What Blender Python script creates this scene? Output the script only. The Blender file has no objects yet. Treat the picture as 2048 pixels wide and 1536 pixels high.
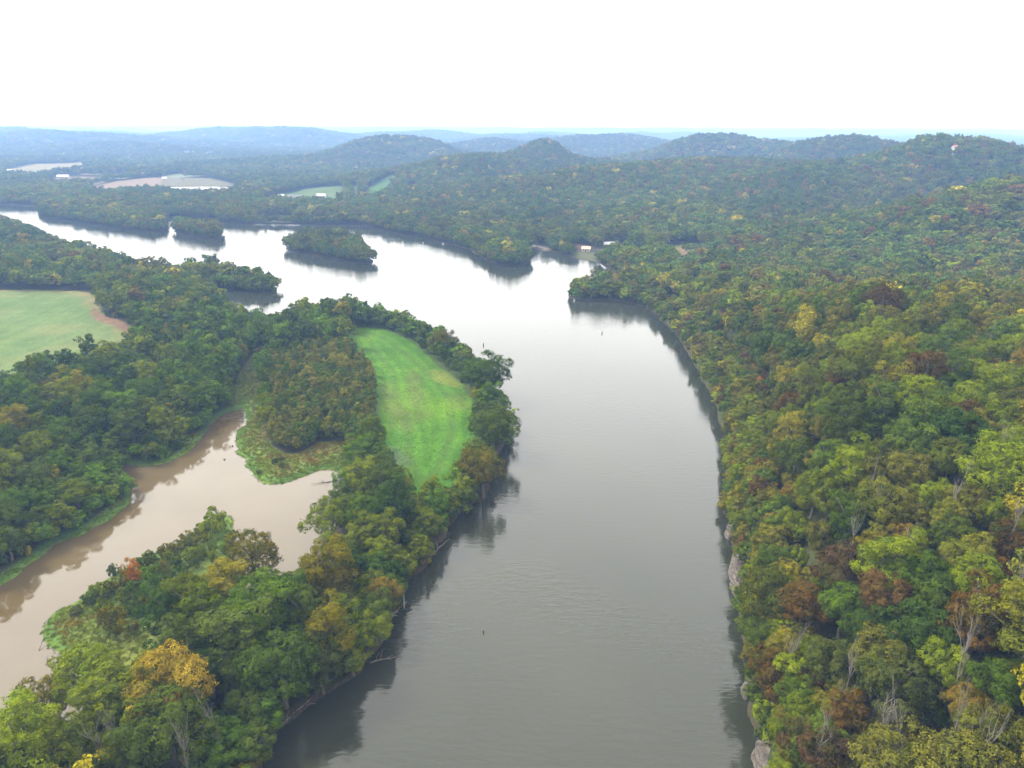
import bpy, math, random, time
import numpy as np
from mathutils import Vector
T0 = time.time()
R = math.radians
rng = np.random.default_rng(7)
random.seed(7)
sc = bpy.context.scene
COL = sc.collection

# ------------------------------------------------------------------ camera
F = 1366.0; H = 115.0; TH = R(20.66); ROLL = R(0.17)
fwd = np.array([0, math.cos(TH), -math.sin(TH)])
r0 = np.array([1.0, 0, 0]); u0 = np.array([0, math.sin(TH), math.cos(TH)])
rt = r0 * math.cos(ROLL) + u0 * math.sin(ROLL)
up = -r0 * math.sin(ROLL) + u0 * math.cos(ROLL)
CP = np.array([0, 0, H])

def ray(u, v):
    return fwd + rt * ((u - 1024) / F) + up * ((768 - v) / F)
def P(u, v, z=0.0):
    d = ray(u, v); t = (z - H) / d[2]
    p = CP + d * t
    return (p[0], p[1])
def PD(u, v, depth):
    return CP + ray(u, v) * depth
def proj(x, y, z):
    q = np.stack([x, y, z - H], -1)
    w = q @ fwd
    return 1024 + F * (q @ rt) / w, 768 - F * (q @ up) / w, w
def poly(pts, z=0.0):
    return np.array([P(p[0], p[1], p[2] if len(p) > 2 else z) for p in pts])

# ------------------------------------------------------------------ numpy noise
def _h(ix, iy, s):
    n = (ix.astype(np.int64) * 374761393 + iy.astype(np.int64) * 668265263 + s * 2147483647) & 0xffffffff
    n = ((n ^ (n >> 13)) * 1274126177) & 0xffffffff
    return ((n ^ (n >> 16)) & 0xffff) / 65535.0
def vnoise(x, y, s=0):
    ix = np.floor(x); iy = np.floor(y); fx = x - ix; fy = y - iy
    fx = fx * fx * (3 - 2 * fx); fy = fy * fy * (3 - 2 * fy)
    a = _h(ix, iy, s); b = _h(ix + 1, iy, s); c = _h(ix, iy + 1, s); d = _h(ix + 1, iy + 1, s)
    return (a + (b - a) * fx) * (1 - fy) + (c + (d - c) * fx) * fy
def fbm(x, y, s=0, o=4):
    t = 0; a = 1; n = 0
    for i in range(o):
        t = t + a * vnoise(x, y, s + i); n += a; a *= .5; x = x * 2.03 + 17.1; y = y * 2.03 + 5.3
    return t / n

# ------------------------------------------------------------------ polygons (traced, then laid on the ground)
def smooth_poly(p, it=1):
    for _ in range(it):
        q = np.roll(p, -1, 0)
        p = np.stack([p * .75 + q * .25, p * .25 + q * .75], 1).reshape(-1, 2)
    return p
def sdf(px, py, pol, far=400.0):
    """signed distance, positive inside"""
    out = np.full(px.shape, -float(far))
    lo = pol.min(0) - far; hi = pol.max(0) + far
    m = (px > lo[0]) & (px < hi[0]) & (py > lo[1]) & (py < hi[1])
    if not m.any(): return out
    x = px[m]; y = py[m]
    d2 = np.full(x.shape, 1e18); ins = np.zeros(x.shape, bool)
    for i in range(len(pol)):
        ax, ay = pol[i]; bx, by = pol[(i + 1) % len(pol)]
        ex, ey = bx - ax, by - ay
        L = ex * ex + ey * ey
        if L < 1e-9: continue
        wx = x - ax; wy = y - ay
        t = np.clip((wx * ex + wy * ey) / L, 0, 1)
        dx = wx - ex * t; dy = wy - ey * t
        np.minimum(d2, dx * dx + dy * dy, out=d2)
        c = ((ay > y) != (by > y))
        if ey != 0:
            ins ^= c & (x < ex * (y - ay) / ey + ax)
    d = np.minimum(np.sqrt(d2), far)
    out[m] = np.where(ins, d, -d)
    return out

RIVER = poly([(1560,1800),(1520,1536),(1496,1400),(1486,1260),(1476,1190),(1462,1100),(1452,1000),(1450,900),(1444,850),
 (1424,790),(1392,735),(1366,690),(1338,650),(1300,620),(1252,605),(1200,600),(1150,602),(1136,596),
 (1140,588,1),(1160,576,4),(1200,567,5),(1240,558,6),
 (1262,550,4),(1228,540),(1190,523),(1150,514),(1100,503),(1068,497),(1052,500),(1056,512),(1058,528),
 (1030,533),(985,530),(960,512),(935,499),(890,486),(850,474),(800,466),(757,459),(725,449),
 (680,448),(640,449),(560,449),(500,447),(440,445),(440,436),(385,434),(330,430),(330,452),(330,463),(300,464),(250,458),(200,450),
 (150,442),(100,434),(78,430),(80,418),(95,414),(50,412),(0,409),(-140,404),(-330,404),(-330,420),(-120,422),(-40,424,14),
 (0,425,16),(40,432,16),(90,455,16),(130,470,16),(180,481,16),(250,498,16),(310,512,16),(350,518,15),(420,524,11),(500,543,7),(545,560,5),
 (552,572,2),(550,586),(530,586),(490,584),(440,580),(425,584),(440,600,8),(490,604,14),(530,614,15),(560,606,17),
 (575,592,15),(620,600,12),(690,611,5),(722,628,2),(748,641,1),(790,648,1),(850,675,1),(920,711,1),(962,748,1),(994,790,1),(1006,830,1),(1009,868),
 (1004,905),(985,912),(978,935),(984,975,3),(975,1003),(940,1014),(903,1042),(872,1092),(842,1142),(803,1190),(782,1230),(764,1288),
 (742,1326),(702,1364),(642,1398),(592,1446),(550,1476),(520,1536),(440,1800)])
RIVER = smooth_poly(RIVER)
ISLE1 = smooth_poly(poly([(567,499),(572,491),(600,486),(640,483),(690,483),(716,486),(718,491),(698,494),(715,502),(745,514),(749,526),(720,528),(680,521),(640,513),(600,506)]))
ISLE2 = smooth_poly(poly([(346,465),(352,459),(390,456),(430,459),(442,468),(441,480),(410,478),(375,472)]))
CREEK = smooth_poly(poly([(-150,1290),(-60,1215),(0,1178),(60,1136),(125,1084),(160,1074),(205,1046),(262,1006),(262,985),(262,955,3),(236,931),(252,935),(300,936),(345,924),(385,902),(402,872),
 (420,848),(452,826),(480,822),(487,814),(493,822),(490,845),(474,868),(471,900),(486,918),(500,935),(512,958),(535,970),(570,968),(605,955),(628,940),(662,938),
 (685,955),(680,985,5),(655,1010,9),(645,1045,14),(630,1075,16),(580,1078,16),(542,1100,16),(492,1115,15),(464,1125,10),(452,1100),(455,1075),(464,1050),(462,1036),(440,1030),(420,1040),(396,1060),(360,1080),(325,1100),(290,1112),
 (240,1135),(200,1160),(165,1188),(138,1206),(105,1230),(80,1256),(73,1280),(90,1305),(118,1325),(136,1338),(148,1356,6),(110,1388,13),(50,1404,14),(0,1408,14),(-100,1430,13),(-260,1500,8)]))
ISL_POND = poly([(330,372),(380,371),(470,370),(476,377),(462,386),(385,388),(340,380)], 2)
FIELD_A = smooth_poly(poly([(-200,585),(0,581),(60,579),(190,583),(198,612),(205,632),(240,640),(268,662),(284,690),(276,712),(235,722),(190,745),(130,762),(60,770),(0,790),(-220,830)], 2))
SOIL_A = smooth_poly(poly([(188,612),(205,632),(240,640),(268,662),(286,690),(276,712),(262,716),(266,690),(250,664),(225,650),(190,640),(182,628)], 2))
FIELD_B = smooth_poly(poly([(690,658),(740,655),(780,660),(830,688),(872,728),(918,765),(946,802),(954,845),(948,890),(938,930),(918,965),(885,1002),(845,1018),(800,1002),(772,950),(760,880),(754,830),(752,780),(748,760),(735,735),(705,700)], 1.5))
GOLD_B = smooth_poly(poly([(858,735),(900,745),(925,778),(905,775),(868,765)], 1.5))
BROWN_B = [poly([(770,770),(790,800),(812,835),(815,860),(790,850),(775,820),(762,780)], 1.5), poly([(820,740),(838,750),(842,800),(850,830),(838,836),(826,790)], 1.5),
 poly([(905,790),(920,800),(926,815),(912,812)],1.5), poly([(695,660),(720,662),(715,672),(700,668)],1.5)]
PALE_B = poly([(768,895),(800,905),(810,935),(790,950),(770,930)], 1.5)
MARSH = [poly([(470,870),(474,820),(462,800),(475,765),(500,720),(520,695),(545,700),(530,730),(520,765),(528,800),(525,830),(528,870),(545,898),(570,912),(600,908),(640,888),(690,885),(690,950),(640,948),(600,960),(540,978),(500,960),(470,920)], 1),
 poly([(225,928),(300,928),(360,905),(385,870),(410,868),(400,895),(350,925),(300,940),(240,940)], .7),
 poly([(-60,1190),(0,1152),(60,1115),(110,1085),(160,1062),(235,1005),(262,990),(268,1006),(205,1050),(100,1110),(0,1185),(-60,1230)], .7),
 poly([(425,1020),(466,1030),(468,1060),(450,1105),(425,1100),(400,1075),(380,1075),(330,1105),(310,1100),(390,1045)], .7),
 poly([(70,1285),(76,1250),(110,1222),(150,1200),(180,1215),(260,1235),(300,1262),(300,1325),(240,1355),(160,1385),(125,1372),(85,1320)], .7)]
SCRUBZ = poly([(470,1028),(470,1105),(462,1190),(390,1240),(330,1310),(310,1395),(150,1435),(60,1340),(80,1225),(150,1185),(240,1130),(330,1085),(400,1035)])
RUSTY = [poly([(600,905),(640,890),(660,905),(630,930),(600,925)],1), poly([(545,925),(580,930),(590,945),(550,940)],1), poly([(515,850),(530,860),(530,900),(515,890)],1)]
FAR = [ # polygon, colour
 (poly([(172,384),(185,374),(230,362),(300,355),(420,356),(478,370),(480,378),(460,392),(380,394),(300,385),(215,392)],2),(0.137,0.130,0.065)),
 (poly([(172,384),(185,374),(230,362),(300,355),(330,356),(300,385),(215,392)],2),(0.216,0.158,0.101)),
 (poly([(520,402),(560,390),(620,379),(682,380),(690,392),(675,412),(600,412),(530,408)],2),(0.086,0.137,0.036)),
 (poly([(722,400),(740,385),(785,373),(796,376),(775,392),(745,408)],2),(0.065,0.144,0.029)),
 (poly([(704,382),(718,380),(718,410),(708,410)],2),(0.086,0.122,0.043)),
 (poly([(0,346),(20,338),(66,328),(125,327),(170,324),(172,340),(130,346),(80,352),(20,352)],2),(0.216,0.187,0.086)),
 (poly([(20,344),(60,340),(100,344),(80,356),(30,354)],2),(0.108,0.158,0.058)),
 (poly([(98,364),(110,354),(160,352),(215,354),(205,368),(140,374),(100,372)],2),(0.144,0.115,0.072)),
 (poly([(155,342),(180,341),(204,345),(200,350),(160,349)],2),(0.216,0.158,0.094)),
 (poly([(205,350),(245,345),(270,350),(250,358),(210,358)],2),(0.108,0.144,0.065)),
 (poly([(200,328),(222,326),(224,331),(200,333)],2),(0.180,0.158,0.086)),
 (poly([(252,319),(270,317),(272,322),(254,323)],2),(0.252,0.202,0.144)),
 (poly([(290,333),(312,331),(314,337),(292,338)],2),(0.216,0.180,0.122)),
 (poly([(275,290),(310,288),(340,294),(320,298),(280,295)],2),(0.288,0.252,0.202)),
 (poly([(366,311),(380,310),(382,314),(368,315)],2),(.24,.22,.2)),
 (poly([(410,311),(425,309),(430,314),(412,315)],2),(0.216,0.216,0.202)),
 (poly([(325,352),(360,347),(410,345),(410,352),(335,357)],2),(0.144,0.173,0.086)),
 (poly([(1140,503),(1165,498),(1200,507),(1215,516),(1180,520),(1150,510)],2),(0.094,0.101,0.043)),
 (poly([(1150,488),(1180,492),(1176,504),(1158,500)],2),(0.180,0.122,0.086)),
 (poly([(1195,497),(1240,490),(1275,492),(1262,503),(1215,510),(1195,506)],2),(0.122,0.108,0.072)),
 (poly([(1272,506),(1284,504),(1285,522),(1276,522)],2),(0.086,0.173,0.029)),
 (poly([(1320,507),(1345,495),(1395,490),(1400,502),(1365,512),(1372,530),(1358,532),(1342,515)],2),(0.101,0.137,0.043)),
 (poly([(1355,500),(1375,495),(1382,508),(1365,512)],2),(0.202,0.137,0.072)),
 (poly([(860,462),(895,466),(893,478),(870,472)],2),(0.094,0.137,0.043)),
 (poly([(500,437),(560,430),(610,434),(590,442),(520,443)],2),(.06,.085,.028)),
 (poly([(812,386),(832,384),(836,392),(816,392)],2),(0.216,0.108,0.072)),
]
ROADS = [(poly([(1044,485),(1068,489),(1092,494)],3), 3.4),
 (poly([(1346,545),(1366,532),(1382,522),(1392,512),(1400,500)],4), 3.6), (poly([(1490,545),(1515,532),(1530,528)],8), 3.2)]

def sdf_line(px, py, pl):
    d2 = np.full(px.shape, 1e12)
    for i in range(len(pl) - 1):
        ax, ay = pl[i]; ex, ey = pl[i + 1] - pl[i]
        wx = px - ax; wy = py - ay
        t = np.clip((wx * ex + wy * ey) / (ex * ex + ey * ey), 0, 1)
        d2 = np.minimum(d2, (wx - ex * t) ** 2 + (wy - ey * t) ** 2)
    return np.sqrt(d2)

# ------------------------------------------------------------------ hills: summit pixel + depth -> a real place and height
def hill(u, v, depth, sx, sy, rot=0, tree=14, amp=None):
    p = PD(u, v, depth)
    return (p[0], p[1], (p[2] - tree) if amp is None else amp, sx, sy, R(rot))
HILLS0 = [
 # far plateau ridges
 hill(10,257,4300,430,420,-8), hill(90,262,3700,230,260,0), hill(190,273,3900,220,300,0), hill(-250,262,3300,700,500,0),
 hill(235,302,2900,520,160,-14,amp=34),
 hill(395,268,4700,500,260,10), hill(500,255,4600,560,330,0), hill(570,256,4300,420,330,0), hill(612,263,3900,190,230,0),
 hill(455,278,4200,520,260,0), hill(150,282,3500,560,200,0,amp=62),
 # hill with the white house
 hill(785,270,2150,250,170,0), hill(735,286,2120,150,140,8), hill(845,288,2180,150,150,0), hill(900,312,2150,200,140,0,amp=26), hill(640,314,2000,300,140,8,amp=20),
 # behind, between
 hill(985,279,2900,260,200,0), hill(930,288,2850,330,180,0), hill(870,262,5200,240,260,0), hill(1060,270,4200,300,260,0), hill(985,276,4300,280,250,0),
 # knob
 hill(1095,279,1600,88,110,0), hill(1085,298,1560,170,150,0), hill(1010,312,1500,260,150,0), hill(905,330,1420,220,140,0), hill(840,352,1350,180,120,0,amp=24), hill(1190,318,1620,180,150,0), hill(960,322,1400,200,150,0,amp=46),
 hill(1245,268,2900,330,220,0), hill(1150,292,2900,330,220,0,amp=60), hill(1330,288,2800,260,220,0),
 hill(1400,273,1850,170,130,0), hill(1480,274,1820,160,130,0), hill(1560,284,1780,160,140,0), hill(1645,275,1500,140,130,0), hill(1715,270,1450,130,130,0), hill(1790,292,1420,120,120,0), hill(1340,300,1900,200,150,0),
 hill(1430,322,1180,240,150,0), hill(1320,334,1180,200,150,0), hill(1530,330,1200,180,160,0), hill(1240,366,1120,220,120,0,amp=36),
 hill(1925,284,980,120,120,0), hill(1865,296,1000,90,110,0), hill(2010,302,930,90,120,0), hill(1770,322,1050,150,130,0), hill(2130,330,900,150,160,0), hill(1650,352,1000,170,140,0,amp=52),
 hill(2080,372,600,110,90,0), hill(1960,408,610,100,80,0), hill(1840,440,640,110,80,0,amp=20), hill(2250,360,600,160,140,0), hill(1700,470,720,140,90,0,amp=6), hill(1560,440,850,170,100,0,amp=16),
]
HILLS = [(a, b_, c, d * (.68 if 1300 < b_ < 3200 else 1), e, f) for (a, b_, c, d, e, f) in HILLS0]
# long rolling ridges out to the horizon
_r = np.random.default_rng(21)
for i in range(330):
    dd = 5200 * (24000 / 5200) ** _r.random()
    if dd < 9000 and _r.random() < .45: continue
    xx = (_r.random() * 2 - 1) * 1.0 * dd
    amp = _r.uniform(20, 62) if dd < 9000 else _r.uniform(72, 100) + min(dd, 16000) / 16000 * 8
    HILLS.append((xx, dd, amp, dd * _r.uniform(.03, .1), dd * _r.uniform(.025, .05), R(_r.uniform(-25, 25))))

NR = (178.0, 120.0, 37.0)      # near right ridge
def land_dist(x, y):
    """positive on land, negative in water"""
    wx = x + (vnoise(x / 5, y / 5, 3) - .5) * 2.2 + (vnoise(x / 22, y / 22, 5) - .5) * 5 * np.clip(y / 500, .15, 1)
    wy = y + (vnoise(x / 5, y / 5, 4) - .5) * 2.2 + (vnoise(x / 22, y / 22, 6) - .5) * 5 * np.clip(y / 500, .15, 1)
    w = sdf(wx, wy, RIVER, 160)
    w = np.minimum(w, -sdf(wx, wy, ISLE1, 160)); w = np.minimum(w, -sdf(wx, wy, ISLE2, 160))
    w = np.maximum(w, sdf(wx, wy, CREEK, 160)); w = np.maximum(w, sdf(wx, wy, ISL_POND, 160))
    return -w
def hills_h(x, y):
    s = np.zeros(x.shape)
    for (cx, cy, a, sx, sy, ro) in HILLS:
        c, n = math.cos(ro), math.sin(ro)
        rr = 2.6 * max(sx, sy)
        m = (np.abs(x - cx) < rr) & (np.abs(y - cy) < rr)
        if not m.any(): continue
        dx = x[m] - cx; dy = y[m] - cy
        a1 = (dx * c + dy * n) / sx; a2 = (-dx * n + dy * c) / sy
        q = a1 * a1 + a2 * a2
        h = a * np.clip(np.exp(-q * .62) - .03, 0, 1) / .97
        s[m] += h ** 5
    s = s ** .2
    return np.where(s > 92, 92 + 12 * (1 - np.exp(-(s - 92) / 12.)), s)
def height(x, y, d=None):
    x = np.asarray(x, float); y = np.asarray(y, float)
    if d is None: d = land_dist(x, y)
    dl = np.clip(d, 0, None)
    z = 1.3 * (1 - np.exp(-dl / 2.5)) + .9 * (1 - np.exp(-dl / 40)) + (fbm(x / 30, y / 30, 11) - .5) * 1.2 * np.clip(dl / 20, 0, 1)
    hh = hills_h(x, y) * np.clip(dl / 150, 0, 1) ** .7
    hh = hh * (1 + (fbm(x / 130, y / 130, 31, 3) - .5) * np.clip(y / 2500, .12, .3))
    z = z + hh
    # near right ridge, with the bluff along its foot
    ex = np.where(x < NR[0], ((x - NR[0]) / 175.) ** 2, ((x - NR[0]) / 300.) ** 2)
    ey = np.where(y > 190, ((y - 190) / 205.) ** 2, 0)
    nr = 38 * np.exp(-(ex * .7 + ey * .9)) * (x > 0)
    st = np.clip(dl / 42, 0, 1)
    ramp = st * st * (3 - 2 * st) * .62 + .38 * np.clip(dl / 5, 0, 1)
    z = z + nr * ramp + (fbm(x / 45, y / 45, 41, 3) - .5) * 9 * np.clip(nr / 30, 0, 1) * np.clip(dl / 30, 0, 1)
    z = np.where(d < 0, np.maximum(-3.0, d * .35) - .15, z)
    return z

# ------------------------------------------------------------------ materials
def new_mat(name):
    m = bpy.data.materials.new(name); m.use_nodes = True
    nt = m.node_tree; nt.nodes.clear()
    return m, nt, nt.nodes, nt.links
def N(nt, t, **k):
    n = nt.nodes.new(t)
    for a, b in k.items():
        if a.startswith('i_'): n.inputs[a[2:].replace('_', ' ')].default_value = b
        else: setattr(n, a, b)
    return n
def mixc(nt, f, a, b, mode='MIX'):
    n = nt.nodes.new('ShaderNodeMix'); n.data_type = 'RGBA'; n.blend_type = mode
    for s, v in ((0, f), (6, a), (7, b)):
        if isinstance(v, bpy.types.NodeSocket): nt.links.new(v, n.inputs[s])
        else: n.inputs[s].default_value = v if s == 0 else (v[0], v[1], v[2], 1)
    return n.outputs[2]
def noise(nt, scale, detail=3, rough=.5, vec=None):
    n = nt.nodes.new('ShaderNodeTexNoise'); n.inputs['Scale'].default_value = scale
    n.inputs['Detail'].default_value = detail; n.inputs['Roughness'].default_value = rough
    if vec is not None: nt.links.new(vec, n.inputs['Vector'])
    return n.outputs['Fac']
def ramp(nt, fac, stops):
    n = nt.nodes.new('ShaderNodeValToRGB'); e = n.color_ramp.elements
    while len(e) < len(stops): e.new(.5)
    for k, (p, c) in zip(e, stops):
        k.position = p; k.color = (c[0], c[1], c[2], 1) if not isinstance(c, (int, float)) else (c, c, c, 1)
    nt.links.new(fac, n.inputs[0]); return n.outputs[0]
def geo_pos(nt):
    return nt.nodes.new('ShaderNodeNewGeometry').outputs['Position']
def simple_mat(name, col, rough=.8, var=.25, scale=2.0, metallic=0):
    m, nt, n, l = new_mat(name)
    o = N(nt, 'ShaderNodeOutputMaterial'); b = N(nt, 'ShaderNodeBsdfPrincipled')
    tc = N(nt, 'ShaderNodeTexCoord')
    f = noise(nt, scale, 4, .6, tc.outputs['Object'])
    c = mixc(nt, f, tuple(x * (1 - var) for x in col), tuple(min(1, x * (1 + var)) for x in col))
    l.new(c, b.inputs['Base Color']); b.inputs['Roughness'].default_value = rough; b.inputs['Metallic'].default_value = metallic
    l.new(b.outputs[0], o.inputs[0]); return m

def leaf_mat(name, src):
    m, nt, n, l = new_mat(name)
    o = N(nt, 'ShaderNodeOutputMaterial')
    if src == 'object':
        tint = N(nt, 'ShaderNodeObjectInfo').outputs['Color']
    else:
        a = N(nt, 'ShaderNodeAttribute'); a.attribute_type = 'INSTANCER'; a.attribute_name = 'tint'; tint = a.outputs['Color']
    va = N(nt, 'ShaderNodeAttribute'); va.attribute_type = 'GEOMETRY'; va.attribute_name = 'leafvar'
    sp = N(nt, 'ShaderNodeSeparateColor'); l.new(va.outputs['Color'], sp.inputs[0])
    tint = mixc(nt, 1.0, tint, (1.10, 1.02, .54), 'MULTIPLY')
    # R: leaf to leaf brightness, G: branch to branch hue drift
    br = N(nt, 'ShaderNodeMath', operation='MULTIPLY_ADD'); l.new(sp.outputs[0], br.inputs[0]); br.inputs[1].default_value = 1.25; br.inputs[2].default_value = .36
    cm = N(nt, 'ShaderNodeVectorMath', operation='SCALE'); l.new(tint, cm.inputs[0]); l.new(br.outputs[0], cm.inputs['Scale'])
    warm = mixc(nt, 1.0, cm.outputs[0], (1.14, 1.1, .75), 'MULTIPLY')
    c = mixc(nt, sp.outputs[1], cm.outputs[0], warm)
    c = mixc(nt, sp.outputs[2], c, mixc(nt, .45, mixc(nt, 1.0, c, (.92, 1.04, .8), 'MULTIPLY'), (.045, .066, .012)))
    d = N(nt, 'ShaderNodeBsdfDiffuse'); t = N(nt, 'ShaderNodeBsdfTranslucent')
    l.new(c, d.inputs[0]); l.new(mixc(nt, 1.0, c, (1.15, 1.2, .6), 'MULTIPLY'), t.inputs[0])
    mx = N(nt, 'ShaderNodeMixShader'); mx.inputs[0].default_value = .18
    l.new(d.outputs[0], mx.inputs[1]); l.new(t.outputs[0], mx.inputs[2]); l.new(mx.outputs[0], o.inputs[0])
    return m
M_LEAF = leaf_mat('leaf', 'object'); M_LEAFI = leaf_mat('leaf_wood', 'inst')
M_BARK = simple_mat('bark', (.12, .1, .08), .9, .4, 3)
M_DEAD = simple_mat('bleached_wood', (.19, .17, .145), .9, .3, 3)
M_DRIFT = simple_mat('driftwood', (.15, .125, .1), .9, .35, 3)
M_WHITE = simple_mat('white_paint', (.38, .38, .37), .6, .05)
M_ROOFW = simple_mat('white_metal_roof', (.36, .37, .38), .45, .06)
M_ROOFD = simple_mat('dark_shingle', (.09, .09, .1), .8, .2)
M_ROOFR = simple_mat('red_roof', (.3, .1, .06), .8, .2)
M_TAN = simple_mat('tan_siding', (.42, .34, .25), .8, .1)
M_WIN = simple_mat('window_glass', (.03, .04, .05), .15, .1)
M_DARK = simple_mat('dark_post', (.05, .045, .04), .7, .2)

def water_mat(name, deep, shallow, big, bump, rough, ior=1.4):
    m, nt, n, l = new_mat(name)
    o = N(nt, 'ShaderNodeOutputMaterial'); b = N(nt, 'ShaderNodeBsdfPrincipled')
    pos = geo_pos(nt)
    f = noise(nt, big, 3, .55, pos)
    c = mixc(nt, ramp(nt, f, [(.35, 0.0), (.65, 1.0)]), deep, shallow)
    l.new(c, b.inputs['Base Color']); b.inputs['Roughness'].default_value = rough; b.inputs['IOR'].default_value = ior
    mp = N(nt, 'ShaderNodeMapping'); mp.inputs['Scale'].default_value = (.35, 1.0, 1.0); mp.inputs['Rotation'].default_value = (0, 0, R(8)); l.new(pos, mp.inputs[0])
    w1 = noise(nt, .75, 2, .5, mp.outputs[0]); w2 = noise(nt, 2.2, 2, .5, mp.outputs[0])
    s = N(nt, 'ShaderNodeMath', operation='MULTIPLY_ADD'); l.new(w2, s.inputs[0]); s.inputs[1].default_value = .4; l.new(w1, s.inputs[2])
    patch = noise(nt, .02, 2, .5, pos)
    st = ramp(nt, patch, [(.32, .18), (.68, 1.0)])
    ms = N(nt, 'ShaderNodeMath', operation='MULTIPLY'); l.new(st, ms.inputs[0]); ms.inputs[1].default_value = bump
    bp = N(nt, 'ShaderNodeBump'); bp.inputs['Distance'].default_value = .35
    l.new(s.outputs[0], bp.inputs['Height']); l.new(ms.outputs[0], bp.inputs['Strength']); l.new(bp.outputs[0], b.inputs['Normal'])
    l.new(b.outputs[0], o.inputs[0]); return m
M_RIVER = water_mat('river_water', (.019, .022, .013), (.027, .029, .018), .012, .30, .06, 1.50)
M_CREEK = water_mat('creek_water', (.075, .054, .022), (.092, .07, .036), .03, .05, .06, 1.56)

# ground: colour comes from a region attribute, broken up with noise
m, nt, n, l = new_mat('ground')
o = N(nt, 'ShaderNodeOutputMaterial'); b = N(nt, 'ShaderNodeBsdfPrincipled'); b.inputs['Roughness'].default_value = .95
b.inputs['Specular IOR Level'].default_value = .1
pos = geo_pos(nt)
at = N(nt, 'ShaderNodeAttribute'); at.attribute_name = 'region'
f1 = noise(nt, .9, 5, .7, pos); f2 = noise(nt, .09, 4, .6, pos)
k = ramp(nt, f1, [(.25, .62), (.75, 1.4)]); k2 = ramp(nt, f2, [(.3, (.8, .86, .8)), (.7, (1.2, 1.12, 1.2))])
c = mixc(nt, 1.0, at.outputs['Color'], k, 'MULTIPLY'); c = mixc(nt, 1.0, c, k2, 'MULTIPLY')
l.new(c, b.inputs['Base Color'])
bp = N(nt, 'ShaderNodeBump'); bp.inputs['Strength'].default_value = .6; bp.inputs['Distance'].default_value = .5
l.new(noise(nt, 1.7, 4, .7, pos), bp.inputs['Height']); l.new(bp.outputs[0], b.inputs['Normal'])
l.new(b.outputs[0], o.inputs[0]); M_GROUND = m

m, nt, n, l = new_mat('limestone')
o = N(nt, 'ShaderNodeOutputMaterial'); b = N(nt, 'ShaderNodeBsdfPrincipled'); b.inputs['Roughness'].default_value = .9
pos = geo_pos(nt)
mp = N(nt, 'ShaderNodeMapping'); mp.inputs['Scale'].default_value = (.5, .5, 2.4); l.new(pos, mp.inputs[0])
f = noise(nt, 1.0, 6, .7, mp.outputs[0])
l.new(ramp(nt, f, [(.32, (.03, .026, .02)), (.52, (.10, .083, .066)), (.76, (.22, .19, .16))]), b.inputs['Base Color'])
bp = N(nt, 'ShaderNodeBump'); bp.inputs['Strength'].default_value = .9; bp.inputs['Distance'].default_value = .6
l.new(f, bp.inputs['Height']); l.new(bp.outputs[0], b.inputs['Normal']); l.new(b.outputs[0], o.inputs[0]); M_ROCK = m

# ------------------------------------------------------------------ mesh helpers
def mesh_np(name, v, faces, mat, smooth=False):
    """v (n,3); faces (m,k) constant k"""
    me = bpy.data.meshes.new(name)
    v = np.asarray(v, np.float32); faces = np.asarray(faces, np.int32)
    k = faces.shape[1]
    me.vertices.add(len(v)); me.vertices.foreach_set('co', v.ravel())
    me.loops.add(faces.size); me.loops.foreach_set('vertex_index', faces.ravel())
    me.polygons.add(len(faces)); me.polygons.foreach_set('loop_start', np.arange(0, faces.size, k, dtype=np.int32))
    me.polygons.foreach_set('loop_total', np.full(len(faces), k, np.int32))
    if smooth: me.polygons.foreach_set('use_smooth', np.ones(len(faces), bool))
    me.update(calc_edges=True); me.materials.append(mat); return me
def mesh_py(name, v, f, mat, smooth=False):
    me = bpy.data.meshes.new(name); me.from_pydata([tuple(map(float, a)) for a in v], [], f); me.materials.append(mat)
    if smooth: me.polygons.foreach_set('use_smooth', [True] * len(me.polygons))
    me.update(); return me
def link(name, data, parent=None, **props):
    ob = bpy.data.objects.new(name, data); COL.objects.link(ob)
    if parent is not None: ob.parent = parent
    for a, b_ in props.items(): ob[a] = b_
    return ob

# ------------------------------------------------------------------ terrain sheet
ys = list(np.arange(-60, 60, 4.0)) + list(np.arange(60, 420, 1.15))
y = ys[-1]; stp = 1.2
while y < 26000:
    stp = max(stp, min(y * .0042, 60)) if y < 9000 else stp * 1.01
    y += stp; ys.append(y)
ys = np.array(ys); NX = 620
tt = np.linspace(-1, 1, NX)
hw = np.where(ys < 60, 130, 130 + (ys - 60) * .9)
GX = tt[None, :] * hw[:, None]; GY = np.repeat(ys[:, None], NX, 1)
D = land_dist(GX, GY)
GZ = height(GX, GY, D)
print('grid', GX.shape, time.time() - T0)
colr = np.empty(GX.shape + (4,), np.float32); colr[..., 3] = 1
floor_c = np.array([.035, .035, .016])
nz = fbm(GX / 12, GY / 12, 51, 3)
colr[..., :3] = floor_c * (.7 + .6 * nz[..., None])
canopy = np.array([.03, .048, .02])
w = np.clip((GY - 5200) / 1500, 0, 1)[..., None]
colr[..., :3] = colr[..., :3] * (1 - w) + canopy * (.5 + fbm(GX / 60, GY / 60, 61, 4)[..., None]) * w
def grow0(pol, d):
    c = pol.mean(0); v = pol - c; return c + v * (1 + d / (np.linalg.norm(v, axis=1)[:, None] + 1e-6))
def paint(pol, col, soft=1.5, amt=1.0, nscale=6.0, namp=2.0, far=30):
    s = sdf(GX, GY, pol, far) + (fbm(GX / nscale, GY / nscale, 71, 3) - .5) * namp * 2
    w = (np.clip(s / soft + .5, 0, 1) * amt)[..., None]
    col = np.asarray(col)
    colr[..., :3] = colr[..., :3] * (1 - w) + col * w
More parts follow.
